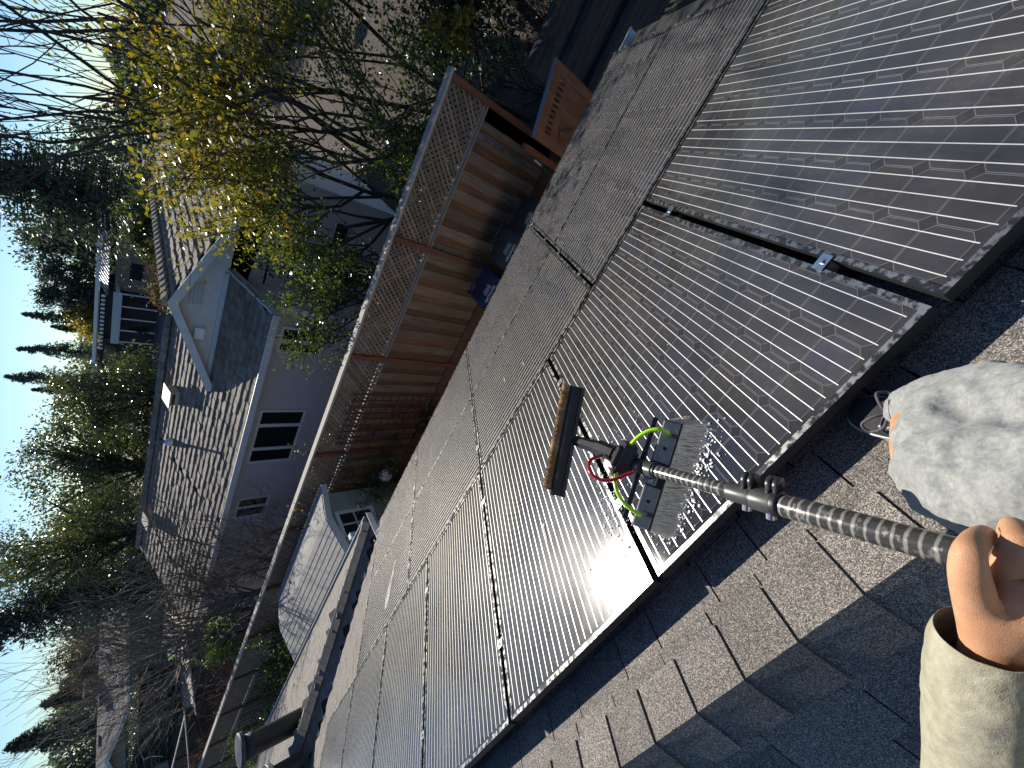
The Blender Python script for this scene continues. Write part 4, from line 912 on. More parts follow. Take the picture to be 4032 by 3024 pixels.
def blob(name, label, base, h, rad, n, size, m, cat='tree', nc=40, z0=.3, group=None, flat=1.0, seed=2, trunk=True, sig=.16, ry=None):
    r_ = np.random.default_rng(seed); base = np.array(base, float); ry = ry or rad
    u = r_.normal(size=(nc, 3)); u /= np.linalg.norm(u, axis=1)[:, None]; u *= (r_.random((nc, 1)) ** .35)
    zc = base[2] + h * (z0 + 1) / 2; c = u * np.array([rad, ry, h * (1 - z0) / 2]) * .88 + np.array([base[0], base[1], zc])
    k = r_.integers(0, nc, n); cs = r_.uniform(.5, 1.3, nc)
    P = c[k] + r_.normal(size=(n, 3)) * (sig * rad * cs[k])[:, None] * np.array([1, 1, .8])
    t = thing(name, label, cat, tuple(base), group)
    if trunk:
        mb = MB(); top = Vector((base[0], base[1], zc)); mb.tube([tuple(base), tuple((Vector(base) + top) / 2 + Vector((.02 * rad, .03 * rad, 0))), tuple(top)], [.05 * rad + .04, .04 * rad + .03, .02 * rad + .02], 8)
        for j in range(0, nc, 3): mb.tube([tuple((Vector(base) * .4 + top * .6)), tuple(Vector(c[j]) * .5 + top * .5 - Vector((0, 0, .05 * h))), tuple(c[j])], [.025 * rad + .015, .016 * rad + .01, .006 * rad + .005], 5, cap=False)
        part('trunk', mb, M_barkd, t, True)
    o = r_.normal(size=(n, 3)); link('crown', leaves(P, size, m, 'crown', out=(P - np.array([base[0], base[1], zc])) / rad), t); return t
def conifer(label, base, h, rad, n, size, m, seed, name='conifer', droop=.35, z0=.12, group=None, pw=1.0):
    r_ = np.random.default_rng(seed); base = np.array(base, float); nb_ = max(30, n // 45)
    f = z0 + (1 - z0) * (np.arange(nb_) / nb_) ** .9; an = r_.random(nb_) * 6.283; ln = rad * ((1 - f) ** pw) * r_.uniform(.55, 1.15, nb_) + .03 * rad
    k = r_.integers(0, nb_, n); u = r_.random(n) ** .7; q_ = ln[k] * u
    P = np.stack([base[0] + np.cos(an[k]) * q_, base[1] + np.sin(an[k]) * q_, base[2] + f[k] * h - droop * q_ * u + .12 * q_], 1) + r_.normal(size=(n, 3)) * (.07 * ln[k] + .02 * rad)[:, None]
    P[:, 2] -= np.abs(r_.normal(size=n)) * .05 * ln[k] * 2
    t = thing(name, label, 'tree', tuple(base), group); mb = MB(); mb.tube([tuple(base), tuple(base + np.array([0, 0, h]))], [.03 * rad + .06, .02], 7)
    for j in range(0, nb_, 2): mb.tube([(base[0], base[1], base[2] + f[j] * h), (base[0] + math.cos(an[j]) * ln[j] * .9, base[1] + math.sin(an[j]) * ln[j] * .9, base[2] + f[j] * h - droop * ln[j] * .7)], [.012 * rad + .01, .008], 4, cap=False)
    part('trunk', mb, M_barkd, t); link('crown', leaves(P, size, m, 'crown', up_=.1, aspect=.4), t); return t

# the big yellowing tree and the shrubs behind the fence on the right
t1 = broad('leafy_tree', 'large tree with yellowing leaves rising behind the fence at the right', (-1.3, 8.5, GZ),
      [((0, 0, 0), (-.35, .05, 1), 1.0), ((.3, .1, 0), (.25, .15, 1), 1.0), ((-.1, .2, 0), (-.05, .25, 1), 1.15), ((.1, 0, 0), (-.7, -.05, 1), .9), ((.5, .3, 0), (.55, .1, 1), .95)],
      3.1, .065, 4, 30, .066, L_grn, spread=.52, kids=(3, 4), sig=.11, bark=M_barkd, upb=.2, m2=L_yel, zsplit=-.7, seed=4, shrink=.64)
bare('bare_tree', 'tall dark leafless branches above the yellowing tree', (.3, 9.6, GZ), [((0, 0, 0), (-.12, 0, 1), 1.0), ((.2, .1, 0), (.2, .1, 1), 1.1), ((-.3, 0, 0), (-.4, .1, 1), 1.05)], 6.2, .05, 3, 12, m=M_barkd, kids=(2, 4), spread=.4, twr=.006, upb=.25)
broad('shrub', 'glossy green leafy shrub against the pale wall left of the yellowing tree', (-3.35, 7.6, GZ),
      [((0, 0, 0), (-.15, -.05, 1), 1.0), ((.15, .1, 0), (.35, .05, 1), 1.0), ((-.1, 0, 0), (-.45, .1, 1), .9), ((0, .1, 0), (.1, .2, 1), 1.1)], 1.75, .05, 3, 34, .058, L_grn, 'shrub', spread=.6, kids=(3, 4), sig=.08, bark=M_barkd, seed=9)
broad('shrub', 'dense green shrub filling the corner above the fence top at the right', (-.2, 7.5, GZ),
      [((0, 0, 0), (-.3, 0, 1), 1.0), ((.5, .1, 0), (.1, 0, 1), 1.0), ((1.0, 0, 0), (.2, -.05, 1), 1.0), ((-.5, .2, 0), (-.5, .1, 1), .95)], 1.9, .045, 3, 42, .06, L_grn, 'shrub', spread=.62, kids=(3, 4), sig=.09, bark=M_barkd, seed=15)
blob('evergreen_shrub', 'very dark evergreen bush in the shade beyond the corner of the fence', (2.2, 7.9, GZ), 4.6, 1.7, 15000, .085, L_dkg, 'shrub', 60, .1, seed=5)
blob('evergreen_shrub', 'second dark evergreen bush at the top edge behind the gate', (4.6, 7.4, GZ), 3.4, 1.9, 12000, .09, L_dkg, 'shrub', 50, .05, seed=6)
blob('yellow_shrub', 'small yellow leaved shrub just beyond the corner post of the fence', (1.186, 6.9, -2.47), .9, .38, 900, .075, L_gold, 'shrub', 18, .0, seed=7, trunk=True)
bt_, tips_ = bare('bare_bush', 'tangled dark twiggy bush with a few yellow leaves behind the gate', (1.3, 6.6, GZ), [((0, 0, 0), (-.3, 0, 1), 1), ((.3, 0, 0), (.3, .1, 1), 1), ((.1, .1, 0), (0, -.2, 1), 1.1), ((.6, .1, 0), (.6, 0, 1), 1)], 1.1, .022, 3, 31, 'bush', kids=(3, 4), m=M_barkd, twr=.003)
link('leaf_sprig', leaves(tip_leaves(tips_[::9], .5, .04), .07, L_gold, 'leaf_sprig'), bt_)
t = thing('strap_leaf_plant', 'plant with long pointed dark leaves at the top edge right of the gate', 'plant', (2.6, 6.5, -3.3)); random.seed(8)
for k in range(14):
    a = random.uniform(0, 6.28); b = MB(); l = random.uniform(.5, .9); d = Vector((math.cos(a), math.sin(a), 0)); n_ = Vector((-d.y, d.x, 0)); o = Vector((2.6, 6.5, -3.35))
    b.add([o, o + d * l * .4 + n_ * .035 + Vector((0, 0, l * .45)), o + d * l + Vector((0, 0, l * .35)), o + d * l * .4 - n_ * .035 + Vector((0, 0, l * .45))], [(0, 1, 2, 3)]); part('leaf', b, L_dkg, t)
broad('climber', 'bushy green plant poking over the sunlit fence cap in front of the wide window', (-7.556, 6.75, -2.565), [((0, 0, -.5), (-.2, 0, 1), 1), ((.35, 0, -.5), (.25, 0, 1), .9), ((-.4, 0, -.5), (-.1, .1, 1), 1.0)], .62, .015, 3, 6, .05, L_grn, 'plant', sig=.05, kids=(2, 4), seed=21)
blob('fern_bush', 'bright yellow green feathery bush between the fence and the dark board fence', (-16.72, 7.6, -2.652), 1.6, .75, 5000, .07, L_bright, 'shrub', 26, 0, seed=22)
# shrubs on this side of the fence
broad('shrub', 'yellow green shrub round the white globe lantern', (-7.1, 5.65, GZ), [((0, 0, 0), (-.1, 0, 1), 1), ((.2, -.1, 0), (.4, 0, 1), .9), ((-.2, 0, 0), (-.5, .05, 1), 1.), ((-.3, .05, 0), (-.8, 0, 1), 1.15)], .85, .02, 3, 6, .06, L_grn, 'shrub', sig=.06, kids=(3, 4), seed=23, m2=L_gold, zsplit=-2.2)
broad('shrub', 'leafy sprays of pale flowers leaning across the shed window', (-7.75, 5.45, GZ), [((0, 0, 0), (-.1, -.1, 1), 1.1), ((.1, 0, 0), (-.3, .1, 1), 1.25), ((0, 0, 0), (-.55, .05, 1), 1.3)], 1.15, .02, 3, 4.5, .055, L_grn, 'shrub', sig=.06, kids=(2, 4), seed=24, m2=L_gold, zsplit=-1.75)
for i, (b_, n, h_, r_, lb) in enumerate((((-10.5, 5.1, GZ), 7000, 2.6, .95, 'glossy green bush between the shed and the end of the gutter'), ((-13.4, 5.2, GZ), 8000, 2.7, 1.15, 'green bush with white glints below the lattice at the left'), ((-15.8, 5.0, GZ), 7000, 2.2, 1.2, 'dark bush with a few red tinted leaves beyond the black vent pipe'), ((-18.6, 4.9, GZ), 8000, 2.5, 1.5, 'bush at the left picture edge below the end of the fence'))):
    blob('shrub', lb, b_, h_, r_, n, .065, L_grn if i != 2 else L_olive, 'shrub', 46, .02, seed=40 + i)
vn = thing('vine', 'small vine with dark red leaves climbing the brown trellis', 'vine', (-5.4, 5.95, GZ)); b = MB(); random.seed(4); tp_ = []
grow(b, (-5.35, 5.97, GZ), (-.1, 0, 1), .75, .012, 3, tp_, .5, (2, 3), upb=.2); part('stem', b, M_barkd, vn)
link('foliage', leaves(tip_leaves(tp_, 5, .05), .085, L_red, 'foliage', aspect=.35), vn)
blob('shrub', 'low green leaves at the foot of the trellis', (-5.6, 5.7, GZ), .7, .4, 700, .08, L_grn, 'shrub', 14, 0, seed=50)
# leafless trees behind the fence at the left
bare('bare_tree', 'slim leafless tree in front of the small window of the pale house', (-11.6, 7.4, GZ), [((0, 0, 0), (.12, 0, 1), 1), ((.1, 0, 0), (.45, .1, 1), .95), ((-.1, 0, 0), (-.2, .05, 1), 1)], 2.3, .035, 3, 61, kids=(3, 4), spread=.5)
bare('bare_tree', 'broad leafless grey tree hiding the left end of the tile roof', (-15.0, 7.9, GZ), [((0, 0, 0), (-.15, .1, 1), 1.1), ((.1, 0, 0), (.2, 0, 1), 1.05), ((-.1, 0, 0), (-.45, .1, 1), 1.), ((0, .1, 0), (.4, .2, 1), .9)], 3.6, .07, 3, 62, kids=(3, 5), spread=.55, twr=.005)
bare('bare_tree', 'second leafless grey tree left of the tile roof', (-17.6, 8.3, GZ), [((0, 0, 0), (-.1, .1, 1), 1.1), ((.1, 0, 0), (.3, 0, 1), 1.05), ((-.1, 0, 0), (-.4, .1, 1), 1.)], 3.5, .06, 3, 63, kids=(3, 5), spread=.5, twr=.005)
for i, x in enumerate((-20.5, -23.2, -26.5)):
    bare('bare_bush', ('brown leafless bush under the bright patio, nearest the fern bush', 'brown leafless bush in the middle of the row at the left', 'reddish brown leafless bush at the left picture edge')[i], (x, 7.6, GZ), [((-.4, 0, 0), (-.3, 0, 1), 1), ((.3, 0, 0), (.3, .1, 1), 1), ((.0, .1, 0), (0, .1, 1), 1.1)], 1.35, .03, 3, 70 + i, 'bush', kids=(3, 5), spread=.6, m=mat('brown_twig', (.14, .075, .05), (.09, .055, .04), 3, rough=.9) if i == 0 else bpy.data.materials['brown_twig'])
bare('bare_tree', 'thin leafless sapling before the tall hedge', (-37, 13.5, GZ), [((0, 0, 0), (-.15, 0, 1), 1), ((.1, 0, 0), (-.35, .1, 1), 1.1), ((-.1, 0, 0), (-.05, .05, 1), 1)], 3.0, .035, 1, 75, kids=(2, 3), spread=.3)
# evergreens beyond the pale house
for i, (b_, n, h_, r_, lb) in enumerate((((-19.8, 24, GZ), 16000, 8.0, 3.0, 'grey green round tree left of the striped metal roof'), ((-25.5, 24, GZ), 20000, 9.6, 3.8, 'tall speckled evergreen behind the middle of the tile ridge'), ((-30.5, 23, GZ), 18000, 10.5, 4.0, 'dark evergreen behind the left end of the tile ridge'), ((-36, 26, GZ), 15000, 11.5, 4.2, 'tall olive tree right of the drooping dark conifer'))):
    blob('evergreen_tree', lb, b_, h_, r_, n, .15, L_olive, 'tree', 80, .12, seed=80 + i, sig=.14)
conifer('small pale pointed conifer beside the striped metal roof', (-26.73, 32, -3.176), 6.2, 1.3, 2600, .22, L_olive, 90)
blob('olive_tree', 'olive tree before the blue metal roof, right of the dark house', (-14.2, 36, GZ), 5.6, 2.6, 7000, .22, L_olive, 'tree', 50, .1, seed=91)
blob('brown_shrub', 'reddish brown shrub before the tan wall of the dark house', (-18.0, 35, GZ), 3.9, 2.0, 5000, .2, L_brown, 'shrub', 50, 0, seed=92)
# big trees on the skyline
conifer('huge blue grey pine at the top right behind the yellowing tree', (-21, 56, GZ), 19, 8.5, 15000, .42, L_pine, 101, droop=.1, z0=.25, pw=.6)
for i, (x, y, h_, r_, lb) in enumerate(((-37, 86, 14.5, 5.5, 'rounded dark evergreen left of the huge pine'), (-44, 90, 16.5, 6.5, 'tallest rounded evergreen behind the flat parapet'), (-50, 88, 14, 5.0, 'rounded evergreen at the left end of the dark group'), (-30, 82, 14, 6, 'dark evergreen hidden behind the pine'))):
    blob('evergreen_tree', lb, (x, y, GZ), h_, r_, 12000, .42, L_pine, 'tree', 70, .05, seed=110 + i, sig=.15)
for i, (x, y, z, lb) in enumerate(((-58.8, 95, 11, 'open branched spire conifer in the middle of the skyline'), (-68.3, 98, 12.1, 'second spire conifer, left of the open branched one'), (-72.8, 95, 13.4, 'wide spire conifer right of the utility pole'), (-64, 100, 8, 'low spire conifer between two taller ones'), (-78, 98, 10.5, 'grey spire conifer next to the utility pole'))):
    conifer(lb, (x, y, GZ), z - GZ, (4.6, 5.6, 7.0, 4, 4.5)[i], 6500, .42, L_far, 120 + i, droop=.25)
blob('yellow_tree', 'pale yellow tree showing over the parapet of the dark house', (-52, 84, GZ), 9.8, 4.2, 6000, .4, L_gold, 'tree', 50, .2, seed=130)
for i, (x, lb) in enumerate(((-79.0, 'thin dark cypress right of the utility pole'), (-82.5, 'thin dark cypress left of the utility pole'))):
    conifer(lb, (x, 94, GZ), 12.2, 1.1, 1500, .35, L_pine, 140 + i, name='cypress', droop=-.3, pw=.45)
# left skyline
conifer('dark drooping conifer above the turbine vent', (-33.5, 20.5, GZ), 12.5, 3.6, 14000, .24, L_pine, 150, droop=.6, pw=.7)
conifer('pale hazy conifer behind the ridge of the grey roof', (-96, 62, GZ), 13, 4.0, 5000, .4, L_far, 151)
blob('brown_tree', 'brownish thin tree behind the brick chimney', (-88, 45, GZ), 9.5, 4.5, 6000, .32, L_brown, 'tree', 60, .1, seed=152)
for i, (x, y, h_, r_, lb) in enumerate(((-92, 38, 12.5, 5.5, 'dark conifer left of the brick chimney'), (-86, 29, 14.5, 5.5, 'tall dark conifer at the upper left'), (-80, 20, 17, 6.5, 'tallest dark conifer at the left picture edge'), (-100, 46, 10, 5.0, 'low olive conifer behind the grey roof'))):
    conifer(lb, (x, y, GZ), h_, r_, 9000, .42, (L_pine, L_pine, L_pine, L_olive)[i], 160 + i, droop=.4, pw=.75)
# clipped cones by the dark house
cp = None
for i, (yy) in enumerate((1236, 1272, 1322, 1348, 1510, 1545, 1600)):
    p_ = onc[i] if False else ((-41.5, 66), (-42.9, 66), (-44.9, 66), (-46.0, 66), (-52.2, 66), (-53.4, 66), (-55.6, 66))[i]
    M = Matrix.Translation((p_[0], p_[1], GZ + .8))
    if cp is None:
        cp = thing('topiary', 'dark cone shaped shrub at the right end of the row before the dark house', 'shrub', M=M, group='clipped cones before the dark house')
        P = rng.random((1200, 3)); f = P[:, 0] ** .7; a = P[:, 1] * 6.283; r_ = .75 * (1 - f) ** .9 * (.8 + .2 * P[:, 2]); Q = np.stack([p_[0] + r_ * np.cos(a), p_[1] + r_ * np.sin(a), GZ + .8 + f * 2.3], 1)
        link('foliage', leaves(Q, .2, L_dkg, 'foliage'), cp); b = MB(); b.tube([(p_[0], p_[1], GZ), (p_[0], p_[1], GZ + 1.6)], .1, 6); part('stem', b, M_barkd, cp)
    else:
        c = copy_tree(cp, M); c['label'] = ('', 'second cone shaped shrub from the right before the dark house', 'third cone shaped shrub from the right before the dark house', 'cone shaped shrub just right of the middle gap in the row', 'cone shaped shrub just left of the middle gap in the row', 'next to last cone shaped shrub at the left of the row', 'last cone shaped shrub at the left end of the row')[i]
# distant woods along the horizon (one mass)
n = 26000; x = rng.uniform(-260, 90, n); y = 125 + rng.normal(0, 4, n); hh = 8.5 + 2.8 * np.sin(x * .11) + 1.8 * np.sin(x * .37 + 1); P1 = np.stack([x, y, GZ + rng.random(n) * hh], 1)
y2 = rng.uniform(-20, 130, n // 2); x2 = -150 + rng.normal(0, 4, n // 2); h2_ = 8 + 2.5 * np.sin(y2 * .13); P2 = np.stack([x2, y2, GZ + rng.random(n // 2) * h2_], 1)
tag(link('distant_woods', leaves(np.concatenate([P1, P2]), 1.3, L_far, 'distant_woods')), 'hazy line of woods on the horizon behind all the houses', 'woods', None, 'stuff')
# fallen leaves in the yard beyond the fence
P = np.stack([rng.uniform(-26, 3, 2500), rng.uniform(6.4, 9.6, 2500), np.full(2500, GZ + .03)], 1)
tag(link('leaf_litter', leaves(P, .08, L_brown, 'leaf_litter', up_=1.5)), 'fallen dry leaves on the soil beyond the fence', 'leaf litter', None, 'stuff')
# ------------------------------------------------------------------ water fed brush on its pole
def carbon():
    m, nt, p = newmat('carbon_tube'); b = NB(nt); v = b.coord('Object')
    w_ = b.n('ShaderNodeTexWave', wave_type='BANDS', bands_direction='Z', i_Scale=22., i_Distortion=1.2, i_Detail=2., i_Detail_Scale=3.); b.l(v, w_.inputs[0])
    r = b.ramp(w_.outputs['Fac'], .72, .95); sc_ = b.ramp(b.noise(v, 90, 5), .55, .7)
    c = b.mix(r, (.062, .058, .052), (.30, .28, .245)); c = b.mix(b.math('MULTIPLY', sc_, .5), c, (.35, .34, .31)); b.l(c, p.inputs['Base Color'])
    p.inputs['Metallic'].default_value = .35; b.l(b.math('MULTIPLY_ADD', sc_, .2, .22), p.inputs['Roughness']); return m
M_carb = carbon()
M_fit = mat('worn_black_fitting', (.02, .02, .021), (.10, .098, .092), 38, rough=.35, lo=.5, hi=.75)
M_fitg = mat('worn_grey_fitting', (.10, .098, .092), (.055, .053, .05), 30, rough=.35, metal=.3)
bp_ = thing('cleaning_brush', 'long pole with a bristle brush and neon hoses held over the panels', 'cleaning brush', (-0.4717, -0.0514, 0.5228))
PB_, PC_, PH_ = Vector((-0.6086, 0.1233, 0.4431)), Vector((-0.4658, -0.0736, 0.5298)), Vector((-0.343, -0.2399, 0.6046))
pd = (PH_ - PB_).normalized(); PE_ = PH_ + pd * .62
def polepart(name, a, c, r, m, n=24):
    b = MB(); L = (c - a).length; b.tube_prof(Vector((0, 0, 0)), Vector((0, 0, 1)), [(r * .98, 0), (r, .002), (r, L - .002), (r * .98, L)], n)
    q_ = (c - a).to_track_quat('Z', 'Y').to_matrix().to_4x4(); q_.translation = a; return part(name, b, m, bp_, True, q_)
def along(x): return PB_ + pd * ((Vector(x) - PB_).dot(pd))
polepart('pole_section', PB_, along((-0.4939, -0.0338, 0.5117)), .0142, M_carb); polepart('pole_section', along((-0.4598, -0.0848, 0.5357)), PE_, .0186, M_carb)
c1, c2, c3 = along((-0.5013, -0.025, 0.5075)), along((-0.4754, -0.0586, 0.5234)), along((-0.4547, -0.0914, 0.5373))
polepart('clamp_collar', c1, c2 - pd * .001, .0178, M_fitg); polepart('clamp_collar', c2 + pd * .001, c3, .0205, M_fitg); polepart('clamp_ring', c3 - pd * .004, c3 + pd * .007, .0225, M_black); polepart('clamp_ring', c2 - pd * .003, c2 + pd * .003, .0190, M_black)
lat = Vector(rt) - pd * Vector(rt).dot(pd); lat.normalize(); toc = lat.cross(pd).normalized(); toc = toc if toc.dot(Vector(fw)) < 0 else -toc
for c, r_ in ((c2 - pd * .008, .019), (c3 - pd * .006, .0215)):
    b = MB()
    for s_ in (-.008, .004): b.tube_prof(c + lat * (r_ + .010) + pd * s_, pd, [(.0135, 0), (.0142, .001), (.0142, .007), (.0135, .008)], 16)
    b.obox(c + lat * (r_ - .006) - pd * .008 - toc * .012, lat * .018, toc * .024, pd * .007); b.obox(c + lat * (r_ - .006) + pd * .005 - toc * .012, lat * .018, toc * .024, pd * .007)
    b.tube_prof(c + lat * (r_ + .010) - pd * .011, pd, [(.005, 0), (.005, .026)], 10); lv = part('clamp_lever', b, M_fit, bp_, True)
    b = MB(); b.tube_prof(c - lat * (r_ - .003) - pd * .004, -lat, [(.008, 0), (.008, .010), (.006, .011)], 14); part('clamp_bolt', b, M_steel, bp_)
# socket, gooseneck, angle joint
polepart('socket_collar', along((-0.6187, 0.1391, 0.4404)), along((-0.6035, 0.1164, 0.446)), .0185, M_fitg); polepart('socket_ring', along((-0.6056, 0.1191, 0.4451)), along((-0.5998, 0.1102, 0.4486)), .0165, M_black)
g1, g2, g3, g4 = [Vector(v) for v in ((-0.6167, 0.1324, 0.441), (-0.6443, 0.185, 0.4286), (-0.6775, 0.2513, 0.4023), (-0.7342, 0.3475, 0.3852))]
b = MB(); b.tube([g1, g2], [.0165, .0185], 14); part('gooseneck', b, M_black, bp_, True)
b = MB(); b.tube([g2, g3], [.019, .019], 8); b.tube([g2.lerp(g3, .55), g3.lerp(g4, .25)], [.023, .023], 8); part('swivel_body', b, M_black, bp_)
b = MB(); b.tube([g3, g4], [.021, .015], 8); part('handle_neck', b, M_black, bp_)
b = MB(); b.tube_prof(g3.lerp(g4, .8) - Vector(fw) * .017, -Vector(fw), [(.006, 0), (.006, .003)], 12); part('rivet', b, M_steel, bp_)
a_, c_ = Vector((-0.5974, 0.1975, 0.4468)), Vector((-0.6759, 0.1787, 0.4485))
b = MB(); b.beam(a_, c_, .030, .030, Vector(fw)); b.beam(a_.lerp(c_, .2), a_.lerp(c_, .8), .05, .022, Vector(fw)); part('hose_block', b, M_black, bp_)
b = MB(); b.beam(Vector((-0.6881, 0.2259, 0.43)), Vector((-0.6729, 0.1976, 0.4408)), .014, .012, Vector(fw)); part('red_tap', b, mat('red_plastic', (.30, .012, .016), rough=.3), bp_)
# washing bar with pile sleeve
w0, w1 = Vector((-0.6187, 0.4491, 0.3725)), Vector((-0.8804, 0.284, 0.4176))
b = MB(); b.beam(w0, w1, .038, .026, Vector(fw)); part('bar', b, M_black, bp_)
b = MB(); wd_ = (w1 - w0); sidev = wd_.cross(Vector(fw)).normalized(); sidev = sidev if sidev.dot(-Vector(up)) > 0 else -sidev
b.beam(w0 + sidev * .016 - Vector(fw) * .014, w1 + sidev * .016 - Vector(fw) * .014, .010, .006, Vector(fw)); b.beam(w0 - sidev * .012 - Vector(fw) * .014, w1 - sidev * .012 - Vector(fw) * .014, .008, .006, Vector(fw)); part('channel_edge', b, M_fit, bp_)
M_pile = mat('tan_pile', (.50, .32, .16), (.36, .20, .09), 120, rough=1., bump=1., bscale=420, bdist=.004)
p0, p1 = w0 - sidev * .030, w1 - sidev * .030 - wd_.normalized() * .012
k_ = 26; pts = [p0.lerp(p1, i / k_) for i in range(k_ + 1)]; random.seed(2)
b = MB(); b.tube(pts, [.0125 + random.uniform(-.0009, .0012) for _ in pts], 14); ps = part('pile_sleeve', b, M_pile, bp_, True)
P = np.array([p0.lerp(p1, random.random()) for _ in range(9000)]); dd = rng.normal(size=(9000, 3)); ax_ = np.array(wd_.normalized()); dd -= ax_ * (dd @ ax_)[:, None]; dd /= np.linalg.norm(dd, axis=1)[:, None]
o = tag(link('pile', leaves(P + dd * .0128, .0035, M_pile, 'pile', out=None, aspect=.5), ps), None, None, None, 'stuff')
# bristle block
e0, e1 = Vector((-0.5033, 0.1667, 0.4039)), Vector((-0.7314, 0.0591, 0.4477))
wid = (Vector((-0.4973, 0.1521, 0.3889)) - Vector((-0.5142, 0.1862, 0.4047))); ax = (e1 - e0); L_ = ax.length; ax.normalize(); wid -= ax * wid.dot(ax); WD = wid.length; wid.normalize(); nn = ax.cross(wid).normalized(); nn = nn if nn.dot(Vector(fw)) < 0 else -nn
def bx(name, a0, a1, w0_, w1_, h0, h1, m, par=None):
    b = MB(); b.obox(e0 + ax * (a0 * L_) + wid * (w0_ * WD) + nn * h0, ax * ((a1 - a0) * L_), wid * ((w1_ - w0_) * WD), nn * (h1 - h0))
    o = part(name, b, m, par or bp_); bv = o.modifiers.new('bevel', 'BEVEL'); bv.width = .0025; bv.segments = 2; return o
M_blk = mat('grey_block', (.26, .255, .245), (.40, .39, .37), 60, rough=.6, lo=.5, hi=.72)
bx('brush_block', -.01, 1.01, -.52, .56, -.022, -.004, M_black)
pl = [bx('cover_plate', 0, .385, -.48, .44, -.004, .004, M_blk), bx('cover_plate', .615, 1., -.48, .44, -.004, .004, M_blk), bx('bracket', .40, .60, -.62, .12, -.004, .0075, M_blk)]
for a0 in (.25, .75):
    b = MB(); b.tube_prof(e0 + ax * (a0 * L_) + nn * .0035, nn, [(.0045, 0), (.0045, .0009)], 12); part('hole', b, M_black, pl[0 if a0 < .5 else 1])
for a0 in (.435, .56):
    b = MB(); b.tube_prof(e0 + ax * (a0 * L_) - wid * WD * .22 + nn * .0075, nn, [(.006, 0), (.0055, .003), (.002, .0045)], 12); part('bolt', b, M_steel, pl[2], True)
bx('parallel_bar', .0, .46, -1.12, -.80, -.03, -.018, M_fit); bx('parallel_bar', .52, 1.0, -1.12, -.80, -.03, -.018, M_fit)  # two dark bars lying parallel to the brush block
b = MB(); b.beam(e0 + ax * L_ * .5 - nn * .012, along((-0.6119, 0.1278, 0.4416)), .03, .02, nn); part('socket_arm', b, M_black, bp_)
for a0 in (.12, .86):
    b = MB(); q_ = e0 + ax * (a0 * L_); b.tube([q_ + nn * .004 - wid * WD * .05, q_ + nn * .009 + wid * WD * .15, q_ + nn * .002 + wid * WD * .5], .0045, 8); part('jet_elbow', b, M_black, bp_)
M_neon = mat('neon_hose', (.42, .80, .015), (.50, .86, .03), 30, rough=.25, spec=.6); M_redh = mat('red_hose', (.50, .012, .02), (.42, .01, .016), 30, rough=.25, spec=.6)
def spline(pts, k=6):
    pts = [Vector(p) for p in pts]; out = []
    for i in range(len(pts) - 1):
        p0_, p1_, p2_, p3_ = pts[max(0, i - 1)], pts[i], pts[i + 1], pts[min(len(pts) - 1, i + 2)]
        for j in range(k):
            t = j / k; out.append(.5 * ((2 * p1_) + (p2_ - p0_) * t + (2 * p0_ - 5 * p1_ + 4 * p2_ - p3_) * t * t + (3 * p1_ - p0_ - 3 * p2_ + p3_) * t ** 3))
    return out + [pts[-1]]
b = MB(); b.tube(spline([(-0.5989, 0.1954, 0.453), (-0.5664, 0.1919, 0.4528), (-0.538, 0.1806, 0.4487), (-0.5228, 0.1652, 0.4418), (-0.524, 0.1524, 0.4224)]), .0046, 10); part('green_hose', b, M_neon, bp_, True)
b = MB(); b.tube(spline([(-0.6682, 0.1787, 0.4581), (-0.6848, 0.1611, 0.4745), (-0.6975, 0.1345, 0.4815), (-0.7039, 0.1034, 0.4744), (-0.701, 0.0722, 0.4591)]), .0046, 10); part('green_hose', b, M_neon, bp_, True)
b = MB(); b.tube(spline([(-0.6792, 0.2404, 0.4365), (-0.6947, 0.2459, 0.4637), (-0.7, 0.234, 0.4852), (-0.7041, 0.2127, 0.4985), (-0.6987, 0.1865, 0.4956), (-0.682, 0.1676, 0.4851), (-0.6597, 0.1572, 0.4712), (-0.6371, 0.1463, 0.4567)]), .0044, 10); part('red_hose', b, M_redh, bp_, True)
# bristles
M_brs = mat('nylon_bristle', (.78, .77, .72), (.62, .60, .55), 60, rough=.5)
nbr = 5200; V = np.empty((nbr, 4, 3)); A0, AX, WI, NN = [np.array(v) for v in (e0, ax, wid, nn)]
tipdir = np.array((Vector((-0.5096, 0.1382, 0.2729)) - Vector((-0.4981, 0.1519, 0.3822)))); ln_ = np.linalg.norm(tipdir)
u = rng.random(nbr); w_ = rng.uniform(-.45, .55, nbr); root = A0 + AX * (u * L_)[:, None] + WI * (w_ * WD)[:, None] - NN * .02
tuft = np.round(u * 34) / 34; dirv = tipdir / ln_ + .10 * rng.normal(size=(nbr, 3)) + AX * ((tuft - u) * 3.0 + (u - .5) * .22)[:, None] + WI * (w_ * .18)[:, None]
dirv /= np.linalg.norm(dirv, axis=1)[:, None]; tipp = root + dirv * (ln_ * rng.uniform(.86, 1.08, nbr))[:, None]; hw = AX * .0013
V[:, 0] = root - hw; V[:, 1] = root + hw; V[:, 2] = tipp + hw * .7; V[:, 3] = tipp - hw * .7
me = bpy.data.meshes.new('bristles'); me.from_pydata(V.reshape(-1, 3).tolist(), [], [(4 * i, 4 * i + 1, 4 * i + 2, 4 * i + 3) for i in range(nbr)]); me.materials.append(M_brs)
tag(link('bristles', me, bp_), None, None, None, 'stuff')
